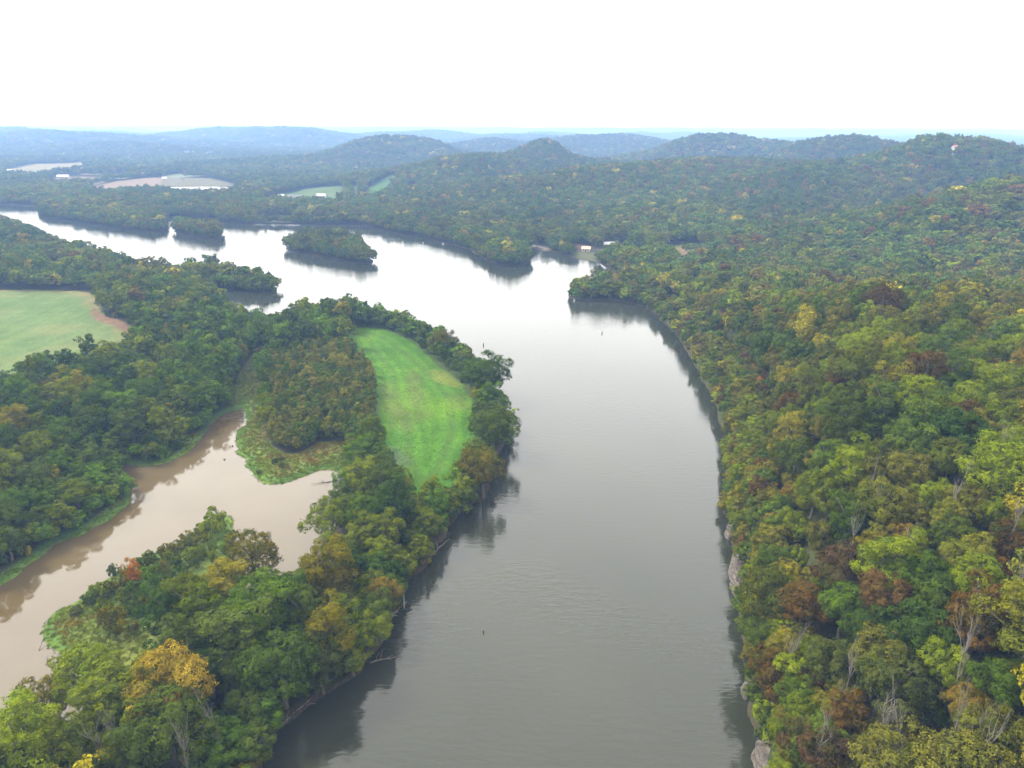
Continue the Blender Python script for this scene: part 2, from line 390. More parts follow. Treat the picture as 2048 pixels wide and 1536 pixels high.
# shore mud
wm = (np.clip(1 - (D - .8) / 2.0, 0, 1) * (D > -2))[..., None]
colr[..., :3] = colr[..., :3] * (1 - wm) + np.array([.05, .04, .024]) * wm
g = fbm(GX / 9, GY / 14, 81, 4)[..., None]; g2 = fbm(GX / 30, GY / 30, 91, 3)[..., None]
marsh_c = np.array([.095, .135, .026]) * (.75 + .5 * g) + np.array([.07, .04, .012]) * (g2 > .56) * np.clip((g2 - .54) * 4, 0, .6)
paint(SCRUBZ, marsh_c * .75, 3)
for mp_ in MARSH: paint(mp_, marsh_c, 1.5, 1, 5, 1.2)
slp = np.abs(np.gradient(GZ, axis=1) / np.gradient(GX, axis=1))
ws = (np.clip((slp - .5) * 1.5, 0, 1) * (D > .3) * (GY < 700))[..., None]
colr[..., :3] = colr[..., :3] * (1 - ws) + np.array([.045, .058, .018]) * (.6 + .8 * g) * ws
# bright green aquatic fringe
fr = (np.clip(1 - np.abs(D - 2.0) / 2.6, 0, 1) * (sdf(GX, GY, np.array([P(-200,1400), P(-100,1000), P(200,800), P(520,640), P(720,860), P(700,1000), P(480,1130), P(300,1400)]), 5) > 0))[..., None]
colr[..., :3] = colr[..., :3] * (1 - fr * .8) + np.array([.05, .11, .016]) * fr * .8
for q in RUSTY: paint(q, (.13, .075, .03), 3, .8)
tr = (fbm(GX / 2.2 + GY / 60, GY / 60, 95, 2))[..., None]
paint(FIELD_A, np.array([.070, .112, .032]) * (.85 + .3 * tr) + np.array([.03, .012, .01]) * np.clip((g2 - .45) * 4, 0, 1), 1.5)
edge = sdf(GX, GY, FIELD_A, 60)
we = (np.clip(1 - edge / 11 + (g[..., 0] - .5) * 1.3, 0, 1) * (edge > 0) * .75)[..., None]
colr[..., :3] = colr[..., :3] * (1 - we) + np.array([.17, .135, .055]) * we
paint(SOIL_A, np.array([.13, .08, .045]) * (.8 + .4 * g), 2, 1, 4, 1.5)
paint(grow0(FIELD_B, 9.0), np.array([.045, .068, .016]) * (.6 + .8 * g), 3)
# mown swaths curve along the long green field
sB = sdf(GX, GY, FIELD_B, 60)
sw = .5 + .5 * np.sin(sB * 1.1 + (fbm(GX / 20, GY / 20, 97, 2) - .5) * 6)
paint(FIELD_B, (np.array([.046, .118, .007]) * (.85 + .3 * g) * (.88 + .24 * sw[..., None]) + np.array([.025, .03, .0]) * np.clip((g2 - .5) * 4, 0, 1)), 1.2)
for o_ in (9.0, 10.9, 22.0, 23.9):
    wt = (np.clip(1 - np.abs(sB + 2.5 * (fbm(GX / 25, GY / 25, 99, 2) - .5) - o_) / .7, 0, 1) * .45)[..., None]
    colr[..., :3] = colr[..., :3] * (1 - wt) + np.array([.075, .085, .03]) * wt
for q in BROWN_B: paint(q, np.array([.085, .082, .03]) * (.8 + .4 * g), 9, .7, 5, 3.0)
paint(GOLD_B, np.array([.12, .135, .022]), 4, .8)
paint(PALE_B, np.array([.15, .18, .11]) * (.5 + g), 6, .6)
for pol, c in FAR: paint(pol, np.array(c) * .62 * (.75 + .5 * g), 4, 1, 15, 5, 60)
ROAD_D = np.full(GX.shape, 1e3)
for pl, wd in ROADS: ROAD_D = np.minimum(ROAD_D, sdf_line(GX, GY, pl) - wd)
wr = np.clip(1 - (ROAD_D - 0) / 3, 0, 1)[..., None] * .6
colr[..., :3] = colr[..., :3] * (1 - wr) + np.array([.16, .13, .09]) * wr

nr_, nc_ = GX.shape
ii = np.arange(nr_ * nc_).reshape(nr_, nc_)
quads = np.stack([ii[:-1, :-1], ii[:-1, 1:], ii[1:, 1:], ii[1:, :-1]], -1).reshape(-1, 4)
me = mesh_np('ground', np.stack([GX, GY, GZ], -1).reshape(-1, 3), quads, M_GROUND, True)
ca = me.color_attributes.new('region', 'FLOAT_COLOR', 'POINT'); ca.data.foreach_set('color', colr.reshape(-1))
link('ground', me, kind='structure', label='river valley floor and wooded hills running out to the horizon')

def sheet(name, pol, z, mat, **pr):
    me = mesh_py(name, [(p[0], p[1], z) for p in pol], [tuple(range(len(pol)))], mat)
    return link(name, me, **pr)
b0 = [(-1500, -200), (1500, -200), (1500, 3500), (-1500, 3500)]
sheet('river', b0, 0.0, M_RIVER, kind='structure', label='wide calm grey green river')
lo = CREEK.min(0) - 3; hi = CREEK.max(0) + 3
cm = smooth_poly(CREEK)
def grow(pol, d):
    c = []
    n_ = len(pol)
    area = 0.5 * sum(pol[i][0] * pol[(i + 1) % n_][1] - pol[(i + 1) % n_][0] * pol[i][1] for i in range(n_))
    s = 1 if area > 0 else -1
    for i in range(n_):
        t = pol[(i + 1) % n_] - pol[i - 1]; t = t / (np.linalg.norm(t) + 1e-9)
        c.append(pol[i] + np.array([t[1], -t[0]]) * s * d)
    return np.array(c)
sheet('creek', [P(*q) for q in ((-900,1700),(-900,1150),(150,880),(440,795),(520,800),(700,925),(712,1000),(600,1180),(420,1330),(150,1560))], 0.06, M_CREEK, kind='structure', label='shallow muddy brown backwater creek')

# roads
def ribbon(name, pl, wd, mat, lift=.25, **pr):
    pts = []
    for i in range(len(pl) - 1):
        for t in np.linspace(0, 1, 8, endpoint=False): pts.append(pl[i] * (1 - t) + pl[i + 1] * t)
    pts.append(pl[-1]); pts = np.array(pts)
    tg = np.gradient(pts, axis=0); tg /= np.linalg.norm(tg, axis=1)[:, None]
    nn = np.stack([-tg[:, 1], tg[:, 0]], 1)
    vs = []; fs = []
    for i, (p, q) in enumerate(zip(pts, nn)):
        a = p + q * wd / 2; b_ = p - q * wd / 2
        z = float(height(np.array([p[0]]), np.array([p[1]]))[0])
        z = max(z, 1.0) + lift
        vs += [(a[0], a[1], z), (b_[0], b_[1], z), (a[0], a[1], z - .6), (b_[0], b_[1], z - .6)]
        if i:
            k_ = 4 * i
            fs += [(k_ - 4, k_ - 3, k_ + 1, k_), (k_ - 4, k_, k_ + 2, k_ - 2), (k_ - 3, k_ - 1, k_ + 3, k_ + 1)]
    return link(name, mesh_py(name, vs, fs, mat), **pr)
M_ROAD = simple_mat('worn_pavement', (.13, .12, .11), .9, .12, .3)
for pl, wd in ROADS: ribbon('road', pl, wd, M_ROAD, kind='structure', label='narrow pale country road')

# ------------------------------------------------------------------ tree models
def unit(a): return a / (np.linalg.norm(a, axis=-1, keepdims=True) + 1e-9)
SHAPES = { # centre z, radii xy, radius z, lobes, lobe size, nominal height, nominal radius
 'round': (11.0, 5.0, 5.6, 34, .36, 18., 5.6),
 'tall':  (10.5, 3.7, 7.2, 34, .40, 19., 4.3),
 'broad': (10.5, 6.2, 4.2, 40, .30, 16., 6.8),
 'cone':  (6.5, 1.9, 5.6, 20, .42, 13., 2.3),
 'shrub': (1.9, 2.0, 1.7, 14, .42, 4.2, 2.45),
}
def crown_mesh(name, shape, nleaf, ls, seed, mat):
    r = np.random.default_rng(seed)
    cz, rx, rz, nl, lsz, _, _ = SHAPES[shape]
    i = np.arange(nl) + .5
    zz = 1 - 1.62 * i / nl
    ph = i * 2.399963 + r.uniform(0, 6)
    rad = np.sqrt(np.clip(1 - zz * zz, 0, 1))
    lob = np.stack([rad * np.cos(ph), rad * np.sin(ph), zz], -1) + r.normal(0, .13, (nl, 3))
    shell = r.uniform(.5, 1.0, nl)[:, None]
    lob = lob * shell
    # lopsided outline: a few big boughs reach further
    for _ in range(3):
        bd = unit(r.normal(0, 1, 3) * [1, 1, .5]); lob = lob * (1 + .22 * np.clip((unit(lob) @ bd), 0, 1)[:, None] ** 2)
    if shape == 'cone':
        t = (lob[:, 2] + 1) / 2; lob[:, :2] *= (1.25 - 1.05 * t)[:, None]
    sc3 = np.array([rx, rx, rz]); lc = lob * sc3 + [0, 0, cz]
    lr = lsz * rx * r.uniform(.65, 1.3, nl) if shape != 'cone' else .5 * rx * r.uniform(.6, 1.1, nl)
    lz = r.uniform(.75, 1.0, nl)
    K = int(nleaf * 2.6)
    G_ = 16                                     # leaves gather in sprays of about this many
    KS = K // G_; K = KS * G_
    ls_ = r.choice(nl, KS, p=lr ** 2 / (lr ** 2).sum())
    ds_ = unit(r.normal(0, 1, (KS, 3)) + unit(lob[ls_]) * .55 + [0, 0, .35])
    sb_ = np.repeat(r.random(KS), G_)
    li = np.repeat(ls_, G_); spread = (ls * 1.75 / lr[li])[:, None]
    d = unit(np.repeat(ds_, G_, 0) + r.normal(0, .5, (K, 3)) * spread)
    pop = np.repeat(r.uniform(.82, 1.14, KS), G_)[:, None]
    jit = pop * r.uniform(.9, 1.04, K)[:, None]
    # twigs: bumpy lobe surface
    bmp = 1 + .16 * np.sin(d[:, :1] * 7 + li[:, None]) * np.sin(d[:, 1:2] * 8 + 2 * li[:, None]) + .1 * np.sin(d[:, 2:3] * 11 + li[:, None])
    p = lc[li] + d * lr[li][:, None] * jit * bmp * np.stack([np.ones(K), np.ones(K), lz[li]], -1)
    dist = np.linalg.norm(p[:, None, :] - lc[None], axis=2) / lr[None]
    dist[np.arange(K), li] = 9
    r_ord = None
    keep = np.where((dist.min(1) > .78) & (p[:, 2] > .4))[0]
    if len(keep) > int(nleaf * .9): keep = keep[:int(nleaf * .9)]
    p = p[keep]; d = d[keep]; li = li[keep]; sb_ = sb_[keep]
    # some inside the crown
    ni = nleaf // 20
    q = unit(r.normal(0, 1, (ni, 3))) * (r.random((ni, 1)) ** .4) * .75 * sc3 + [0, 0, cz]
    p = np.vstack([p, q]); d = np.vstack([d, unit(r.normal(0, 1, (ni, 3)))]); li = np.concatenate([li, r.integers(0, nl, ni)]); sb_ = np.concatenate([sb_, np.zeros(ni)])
    n_ = len(p)
    nn = unit(d + r.normal(0, .33, (n_, 3)) + [0, 0, .2])
    t1 = unit(np.cross(nn, r.normal(0, 1, (n_, 3)))); t2 = np.cross(nn, t1)
    s = ls * r.uniform(.6, 1.3, n_)[:, None]
    a = r.uniform(.55, .95, n_)[:, None]
    droop = nn * s * .18
    v = np.stack([p - t1 * s * .5 - droop, p - t2 * s * .5 * a, p + t1 * s * .5 - droop, p + t2 * s * .5 * a], 1).reshape(-1, 3)
    f = np.arange(n_ * 4).reshape(-1, 4)
    me = mesh_np(name, v, f, mat)
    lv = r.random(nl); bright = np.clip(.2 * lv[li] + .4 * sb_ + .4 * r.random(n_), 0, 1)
    hue = np.clip(r.random(nl)[li] ** 2 * .7 + r.random(n_) * .3, 0, 1) * .6
    gl_ = np.clip((r.random(nl)[li] - .45) * 1.6 + r.normal(0, .12, n_), 0, 1)
    cc = np.stack([bright, hue, gl_, np.ones(n_)], -1).astype(np.float32)
    at_ = me.color_attributes.new('leafvar', 'FLOAT_COLOR', 'CORNER'); at_.data.foreach_set('color', np.repeat(cc, 4, 0).reshape(-1))
    return me, lc

def tube(vs, fs, pts, radii, sides=6):
    base = len(vs); pts = [np.array(p, float) for p in pts]
    for i, p in enumerate(pts):
        t = pts[min(i + 1, len(pts) - 1)] - pts[max(i - 1, 0)]; t = t / (np.linalg.norm(t) + 1e-9)
        a = np.cross(t, [0.3, .1, 1.0] if abs(t[2]) < .9 else [1, 0, .1]); a /= np.linalg.norm(a); b_ = np.cross(t, a)
        for k_ in range(sides):
            an = 2 * math.pi * k_ / sides
            vs.append(p + (a * math.cos(an) + b_ * math.sin(an)) * radii[i])
    for i in range(len(pts) - 1):
        for k_ in range(sides):
            a0 = base + i * sides + k_; a1 = base + i * sides + (k_ + 1) % sides
            fs.append((a0, a1, a1 + sides, a0 + sides))
    fs.append(tuple(base + k_ for k_ in range(sides))[::-1]); fs.append(tuple(base + (len(pts) - 1) * sides + k_ for k_ in range(sides)))
def trunk_mesh(name, shape, lc, seed, mat, limbs=9):
    r = random.Random(seed); vs = []; fs = []
    cz, rx, rz = SHAPES[shape][:3]
    top = cz + rz * .3; rb = .028 * SHAPES[shape][5] * (.6 if shape == 'cone' else 1)
    pts = [(0, 0, -1.2), (0, 0, .4)]; x = y_ = 0
    for k_ in range(1, 6):
        x += r.uniform(-.25, .25); y_ += r.uniform(-.25, .25); pts.append((x, y_, top * k_ / 5))
    rr = [rb * 1.35, rb] + [rb * (1 - .16 * k_) for k_ in range(1, 6)]
    tube(vs, fs, pts, rr, 7)
    idx = list(range(len(lc))); r.shuffle(idx)
    for j in idx[:limbs]:
        e = lc[j]; s_ = pts[r.randint(3, 5)]
        mid = [(s_[i_] * .5 + e[i_] * .5) + (0, 0, .5)[i_] * r.uniform(-1, 1) for i_ in range(3)]
        tube(vs, fs, [s_, mid, e], [rb * .42, rb * .28, rb * .1], 5)
    return mesh_py(name, vs, fs, mat, True)
def dead_meshes(seed, Ht=14):
    r = random.Random(seed); tv, tf, bv, bf = [], [], [], []
    pts = []; x = y_ = 0
    for k_ in range(8):
        pts.append(np.array([x, y_, -1 + (Ht + 1) * k_ / 7 * .8])); x += r.uniform(-.35, .35); y_ += r.uniform(-.35, .35)
    rb = .3; rad = [rb * (1 - .11 * k_) for k_ in range(8)]
    tube(tv, tf, pts, rad, 7)
    def br(p, d, L, rd, lev):
        q = [p]; dd = d
        for _ in range(3):
            dd = dd + np.array([r.uniform(-.25, .25), r.uniform(-.25, .25), r.uniform(-.05, .25)]); dd /= np.linalg.norm(dd)
            q.append(q[-1] + dd * L / 3)
        tube(bv, bf, q, [rd, rd * .75, rd * .55, rd * .3], 4)
        if lev > 0:
            for t in range(r.randint(2, 4)):
                s_ = q[r.randint(1, 3)]
                nd = dd * .6 + np.array([r.uniform(-1, 1), r.uniform(-1, 1), r.uniform(-.1, .8)]); nd /= np.linalg.norm(nd)
                br(s_, nd, L * r.uniform(.45, .7), rd * .55, lev - 1)
    for k_ in range(9):
        t = r.uniform(.4, 1); i_ = min(6, int(t * 7)); a = r.uniform(0, 6.28)
        d = np.array([math.cos(a), math.sin(a), r.uniform(.4, 1.3)]); d /= np.linalg.norm(d)
        br(pts[i_], d, Ht * r.uniform(.22, .38), .14, 2)
    return mesh_py('dead_trunk', tv, tf, M_DEAD, True), mesh_py('dead_branches', bv, bf, M_DEAD, True)

HI = {}
for shp, nv, nleaf, ls in (('round', 4, 21000, .30), ('tall', 3, 20000, .29), ('broad', 3, 25000, .31), ('cone', 2, 5000, .30), ('shrub', 3, 3500, .26)):
    HI[shp] = []
    for k_ in range(nv):
        cme, lc = crown_mesh('crown_' + shp, shp, nleaf, ls, 100 + 17 * k_ + len(shp), M_LEAF)
        HI[shp].append((cme, trunk_mesh('trunk_' + shp, shp, lc, k_, M_BARK)))
DEADS = [dead_meshes(s) for s in (1, 2, 3, 4)]
protos = bpy.data.collections.new('wood_models')       # never linked to the scene: only the source of the wood's trees
PIDX = {}
cnt = 0
for lod, spec in (('a', {'round': (3, 5200, .60), 'tall': (3, 4800, .58), 'broad': (2, 6000, .62), 'cone': (2, 1700, .5), 'shrub': (2, 1000, .45)}),
                  ('b', {'round': (3, 1100, 1.25), 'tall': (2, 1000, 1.2), 'broad': (2, 1200, 1.3), 'cone': (1, 450, 1.0), 'shrub': (1, 260, .9)}),
                  ('c', {'round': (3, 300, 2.3), 'tall': (1, 260, 2.1), 'broad': (2, 330, 2.4)})):
    for shp, (nv, nleaf, ls) in spec.items():
        for k_ in range(nv):
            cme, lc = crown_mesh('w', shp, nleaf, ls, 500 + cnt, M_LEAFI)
            ob = bpy.data.objects.new('m%03d' % cnt, cme); protos.objects.link(ob)
            PIDX.setdefault((lod, shp), []).append(cnt); cnt += 1
print('protos', time.time() - T0)

# ------------------------------------------------------------------ where trees stand
def free(x, y, d, pad=0.0):
    """mask of places where trees may stand"""
    ok = d > .8
    for q in [FIELD_A, FIELD_B] : ok &= sdf(x, y, q, 30) < -1.5
    for q in MARSH: ok &= sdf(x, y, q, 30) < -.5
    ok &= sdf(x, y, PALE_B, 30) < 0
    for q, _ in FAR: ok &= sdf(x, y, q, 60) < -2
    for pl, wd in ROADS: ok &= sdf_line(x, y, pl) > wd / 2 + 4
    for hx, hy in HOUSE_XY: ok &= (x - hx) ** 2 + (y - hy) ** 2 > 12 ** 2
    return ok
PLANT = poly([(530,715),(560,690),(640,675),(700,680),(740,705),(752,735),(752,800),(756,850),(740,880),(690,890),(640,885),(605,905),(570,905),(545,890),(532,850),(540,780),(528,740)], 8)
LEFTCON = poly([(-200,575),(-200,500),(0,500),(120,520),(190,545),(195,582),(60,580)], 10)
G1 = np.array
GREENS = [G1((.042,.072,.010)), G1((.058,.088,.010)), G1((.030,.058,.013)), G1((.078,.102,.010)), G1((.045,.068,.018)), G1((.056,.105,.012))]
OLIVES = [G1((.062,.078,.014)), G1((.080,.088,.017)), G1((.042,.062,.013)), G1((.092,.09,.02)), G1((.048,.078,.016)), G1((.066,.07,.020))]
FARS = [G1((.045,.07,.014)), G1((.056,.08,.015)), G1((.032,.055,.014)), G1((.07,.088,.017)), G1((.062,.066,.02)), G1((.045,.078,.022))]
YEL = G1((.20,.19,.02)); LIME = G1((.14,.19,.015)); GOLD = G1((.21,.165,.03)); RUST = G1((.12,.075,.026)); BROWN = G1((.085,.055,.034)); ORANGE = G1((.32,.13,.025)); OCHRE = G1((.17,.125,.035)); PURP = G1((.068,.046,.038)); BRIGHT = G1((.07,.125,.016)); DARK = G1((.02,.042,.016))

def ground_hit(u, v, hgt):
    d = ray(u, v)
    lo_, t = None, 40.0
    ts = np.concatenate([np.arange(40, 600, 1.0), np.arange(600, 4000, 4.0)])
    pts = CP + ts[:, None] * d
    zz = height(pts[:, 0], pts[:, 1]) + hgt
    k_ = np.argmax(pts[:, 2] < zz)
    p = pts[k_]; return p[0], p[1]

HOUSES = [ # u, v, width, length, wall height, rot, wall, roof, label, category
 (643,392,9,15,3.2,0,'W','WR','white open-fronted barn with pale metal roof in the green pasture','barn'),
 (592,394,9,26,3.0,-12,'T','D','long low dark-roofed building at the left edge of the green pasture','farm building'),
 (563,391,7,9,3.0,10,'T','WR','small pale shed left of the long dark-roofed farm building','shed'),
 (1222,489,5,16,2.8,12,'W','WR','white mobile home in a clearing behind the cove','mobile home'),
 (1172,497,5,8,2.6,-10,'T','T','small tan shack on bare ground by the cove bank','shack'),
 (1258,488,6,9,2.8,30,'T','R','small tan house with reddish roof right of the white mobile home','house'),
 (783,277,9,11,5,0,'W','WR','white gabled house on the summit of the middle hill','house'),
 (765,281,5,7,3,0,'W','WR','small white outbuilding just left of the white hilltop house','outbuilding'),
 (1908,303,6,7,3.5,15,'W','R','white gabled cabin with red-brown trim on the right-hand hill crest','cabin'),
 (8,344,10,16,4,0,'W','WR','white farmhouse at the far left edge beside the pale fields','farmhouse'),
 (20,341,8,10,4,0,'W','WR','white barn just right of the farmhouse at the far left edge','barn'),
 (127,352,8,26,3.5,0,'W','WR','long white poultry barn beside the brown field','barn'),
 (108,341,7,12,3,0,'W','WR','small white shed in the pale tan field','shed'),
 (252,339,9,14,4,0,'W','WR','white house among trees in the middle of the far valley','house'),
 (273,333,6,7,5,0,'W','WR','narrow white house behind the valley house','house'),
 (330,356,7,10,3.5,0,'T','WR','tan farmhouse with pale roof above the pond field','farmhouse'),
 (366,356,7,9,3.5,20,'W','D','white farmhouse with dark roof above the pond field','farmhouse'),
 (385,346,7,14,3,0,'W','WR','long white shed behind the pond field trees','shed'),
]
HXY = []
for hdef in HOUSES:
    if hdef[0] in (783, 765, 1908): HXY.append(ground_hit(hdef[0], hdef[1], 3))
    else: HXY.append(P(hdef[0], hdef[1] + 3, 3))
HOUSE_XY = [(a, b_) for a, b_ in HXY]

# notable trees: crown centre pixel, crown width in photo px, colour, shape, label, noun for neighbours
NOTE = [
 (350,1375,150,GOLD,'round','big golden-topped tree standing out among green trees on the lower left bank','the golden-topped tree'),
 (335,1450,150,G1((.06,.09,.018)),'round','dark green round tree directly below the golden-topped tree','the round tree below the golden one'),
 (42,1478,120,LIME*1.25,'tall','bright yellow-green tall tree in the bottom left corner','the yellow corner tree'),
 (170,1345,110,LIME,'round','lime green tree beside the marsh edge above the golden-topped tree','the lime marsh-edge tree'),
 (95,1395,85,YEL*.6,'round','yellowish green tree at the creek bank left of the lime marsh-edge tree','the yellowish creek-bank tree'),
 (480,1255,150,G1((.065,.095,.028)),'tall','large pale olive tree with upright lobes in the middle of the left wood','the large pale olive tree'),
 (520,1210,130,BRIGHT*.8,'tall','bright green upright tree behind the large pale olive tree','the bright upright tree'),
 (425,1042,48,LIME,'shrub','small yellow-lime tree on the tip of the marshy islet','the islet-tip tree'),
 (265,1143,26,ORANGE,'tall','small orange sapling in the scrub along the creek','the orange sapling'),
 (298,1150,62,BRIGHT,'shrub','bright green round tree right beside the orange sapling','the bright green creek tree'),
 (230,1232,55,YEL*.55,'shrub','round yellow-green bush tree in the marsh meadow','the meadow bush tree'),
 (660,1130,95,YEL*.5,'tall','yellow-tipped tall tree in the strip of wood between creek and river','the yellow-tipped tree'),
 (765,1188,60,GOLD*.8,'round','yellow-orange tree at the river edge above the leaning dead stump','the yellow-orange riverside tree'),
 (650,1250,90,YEL*.6,'tall','golden green tree near the river right of the bright upright tree','the golden green tree'),
 (735,1025,80,BRIGHT,'broad','fresh green spreading tree on the upper part of the wooded strip','the fresh green strip tree'),
 (660,1035,85,LIME*.8,'broad','lime spreading tree at the top right bank of the creek','the lime creek-head tree'),
 (500,1110,100,YEL*.5,'round','yellow-green round tree on the right bank of the creek','the yellow-green creek tree'),
 (560,1330,130,G1((.05,.085,.016)),'round','large dark green tree near the river above the pale driftwood','the dark riverside tree'),
 (640,1330,110,G1((.045,.06,.024)),'broad','dull grey-green willow hanging over the river','the overhanging willow'),
 (965,935,75,YEL*.45,'round','ochre green tree at the lower tip of the long green field','the field-tip tree'),
 (988,855,85,GREENS[1],'broad','dark green tree bulging over the river beside the long green field','the bulging field tree'),
 (975,745,85,GREENS[0],'round','dense dark green round tree at the river corner of the long green field','the dense corner tree'),
 (885,680,46,OLIVES[3],'round','pale tree with yellow top in the riverside row by the green field','the pale row tree'),
 (1722,942,68,LIME*1.6,'broad','brilliant lime yellow tree on the right bluff','the brilliant lime tree'),
 (1682,1135,95,PURP,'round','dark brown-purple round tree on the right bluff','the brown-purple tree'),
 (1608,1210,88,RUST*.8,'round','rust brown round tree right of the big olive bluff tree','the rust brown tree'),
 (1537,1190,115,OLIVES[0],'broad','big olive dome-shaped tree on the bluff edge over the rock face','the big olive bluff tree'),
 (1555,1350,100,RUST*.65,'broad','reddish brown tree near the bluff edge in the lower right','the reddish brown bluff tree'),
 (1690,1432,70,RUST*.8,'tall','upright rust red tree in the lower right wood','the upright rust tree'),
 (1645,1515,110,PURP,'broad','purple brown spreading tree at the bottom edge','the purple bottom tree'),
 (1765,600,85,BROWN*.75,'broad','very dark brown spreading tree on the crest of the right ridge','the dark crest tree'),
 (1742,1095,62,YEL*.75,'round','mustard yellow round tree right of the brown-purple tree','the mustard tree'),
 (1800,1085,70,OCHRE,'broad','ochre spreading tree with bare limbs right of the mustard tree','the ochre tree'),
 (1972,1098,48,LIME*1.1,'round','small lime tree near the right edge','the small lime tree'),
 (2005,1255,70,LIME*.9,'broad','yellow-green flat-topped tree at the right edge','the flat-topped lime tree'),
 (1998,1165,44,ORANGE*.5,'tall','slim orange-red tree near the right edge','the slim orange tree'),
 (1865,1165,120,BRIGHT*.7,'broad','large bright green tree in the centre of the lower right wood','the large bright green tree'),
 (1690,1215,85,BRIGHT,'round','fresh green round tree below the brown-purple tree','the fresh round tree'),
 (1740,1270,110,G1((.035,.062,.018)),'broad','dark green spreading tree below the fresh round tree','the dark spreading tree'),
 (1835,1275,130,G1((.035,.066,.018)),'broad','very large dark green tree below the large bright green tree','the very large dark tree'),
 (1790,1375,120,G1((.055,.07,.03)),'round','grey-olive domed tree low in the right wood','the grey-olive dome'),
 (1660,1330,105,G1((.06,.078,.03)),'broad','pale olive tree right of the reddish brown bluff tree','the pale olive bluff tree'),
 (2003,1375,95,BRIGHT*.75,'round','deep green glossy tree at the right edge in the lower wood','the glossy edge tree'),
 (1935,1415,90,OCHRE*.9,'broad','straw-coloured tree left of the glossy edge tree','the straw-coloured tree'),
 (2000,1490,120,OLIVES[1],'broad','huge olive tree in the bottom right corner','the olive corner tree'),
 (1570,1480,60,LIME*.7,'round','yellow-green tree on the bluff edge near the bottom','the yellow-green bluff tree'),
 (1840,1525,60,LIME*1.1,'round','lime tree cut by the bottom edge in the right wood','the bottom lime tree'),
 (1930,885,130,G1((.026,.055,.018)),'broad','massive dark green tree near the right edge above the bare branches','the massive dark tree'),
 (2020,880,75,LIME,'broad','bright yellow-green tree at the right edge beside the massive dark tree','the bright edge tree'),
 (1640,925,45,OCHRE*1.1,'round','ochre round tree left of the brilliant lime tree','the ochre bluff tree'),
 (1560,925,30,BROWN,'round','small brown tree beside a yellow one on the upper bluff','the small brown tree'),
 (1548,905,22,YEL,'tall','small bright yellow tree on the upper bluff','the small yellow tree'),
 (1880,830,60,OCHRE,'broad','tan ochre tree above the massive dark tree','the tan tree'),
 (1840,745,90,OLIVES[0]*.8,'broad','broad dark olive tree on the upper right ridge','the broad ridge tree'),
 (1915,745,46,RUST*.8,'round','pinkish brown tree on the upper right ridge','the pinkish brown tree'),
 (1520,768,14,ORANGE*1.2,'tall','tiny orange tree on the river-facing slope','the tiny orange tree'),
 (1675,715,26,GOLD*1.2,'broad','golden yellow treetop in the middle of the right slope','the golden treetop'),
 (1700,745,34,BROWN,'round','brown tree below the golden treetop','the brown slope tree'),
 (1700,850,100,OLIVES[2],'broad','wide dark olive tree in the middle of the right wood','the wide olive tree'),
 (1755,1000,75,G1((.03,.055,.02)),'round','dark green round tree below the brilliant lime tree','the dark tree under the lime one'),
 (1700,1040,75,BRIGHT*.6,'tall','light green tall tree beside the bleached snag','the light green tall tree'),
]
trees = []      # x, y, radius, height, colour, shape, label, noun, depth
hash_ = {}
def add_tree(x, y, r, h_, col, shp, label=None, noun=None):
    trees.append([x, y, r, h_, col, shp, label, noun]); hash_.setdefault((int(x // 12), int(y // 12)), []).append((x, y, r))
def clash(x, y, r, f):
    cx, cy = int(x // 12), int(y // 12)
    for a in (cx - 1, cx, cx + 1):
        for b_ in (cy - 1, cy, cy + 1):
            for (px, py, pr) in hash_.get((a, b_), ()):
                if (px - x) ** 2 + (py - y) ** 2 < ((pr + r) * f) ** 2: return True
    return False
for (u, v, wpx, col, shp, lab, noun) in NOTE:
    h_ = 15.0
    for _ in range(2):
        x, y = ground_hit(u, v, h_ * .62)
        zc = float(height(G1([x]), G1([y]))[0]) + h_ * .62
        dep = proj(x, y, zc)[2]; r = wpx / 2 / F * float(dep)
        h_ = {'round': 2.5, 'tall': 3.6, 'broad': 2.0, 'cone': 4.5, 'shrub': 1.6}[shp] * r + 2.5
        h_ = min(max(h_, 4), 21)
    add_tree(x, y, r, h_, col, shp, lab, noun)

def colour_for(x, y, zone):
    c = float(fbm(G1([x / 45.]), G1([y / 45.]), 131, 2)[0]); r = random.random()
    if zone == 'R':
        if r < .045: b_ = YEL * random.uniform(.6, 1)
        elif r < .06 + .04 * (c > .55): b_ = RUST * random.uniform(.5, .75)
        elif r < .10: b_ = OCHRE * random.uniform(.6, 1)
        elif r < .125: b_ = BROWN
        elif r < .30: b_ = LIME * random.uniform(.45, .8)
        else: b_ = OLIVES[int((c * 2.2 + random.random() * .9) * 3) % 6]
    elif zone == 'L':
        if r < .03: b_ = YEL * random.uniform(.45, .7)
        elif r < .12: b_ = LIME * random.uniform(.4, .7)
        elif r < .13: b_ = OCHRE * .7
        else: b_ = GREENS[int((c * 2.2 + random.random() * .9) * 3) % 6]
    elif zone == 'P':
        b_ = [G1((.075,.09,.022)), G1((.095,.10,.022)), G1((.05,.085,.02)), G1((.05,.075,.018)), G1((.10,.10,.025))][min(4, int(random.random() * 5))]
    else:
        if r < .03: b_ = YEL * random.uniform(.5, .9)
        elif r < .05: b_ = OCHRE
        elif r < .10: b_ = LIME * .55
        else: b_ = FARS[int((c * 2.2 + random.random() * .9) * 3) % 6]
    k_ = 1.0 if b_[0] > b_[1] * 1.12 else (1.4 if zone == 'R' else 1.32)      # russet leaves are the duller ones
    return b_ * random.uniform(.82, 1.2) * k_
def zone_of(x, y):
    if x > 30 and y < 560 and x > 20 + (y - 300) * .15: return 'R'
    return 'L' if y < 520 else 'F'

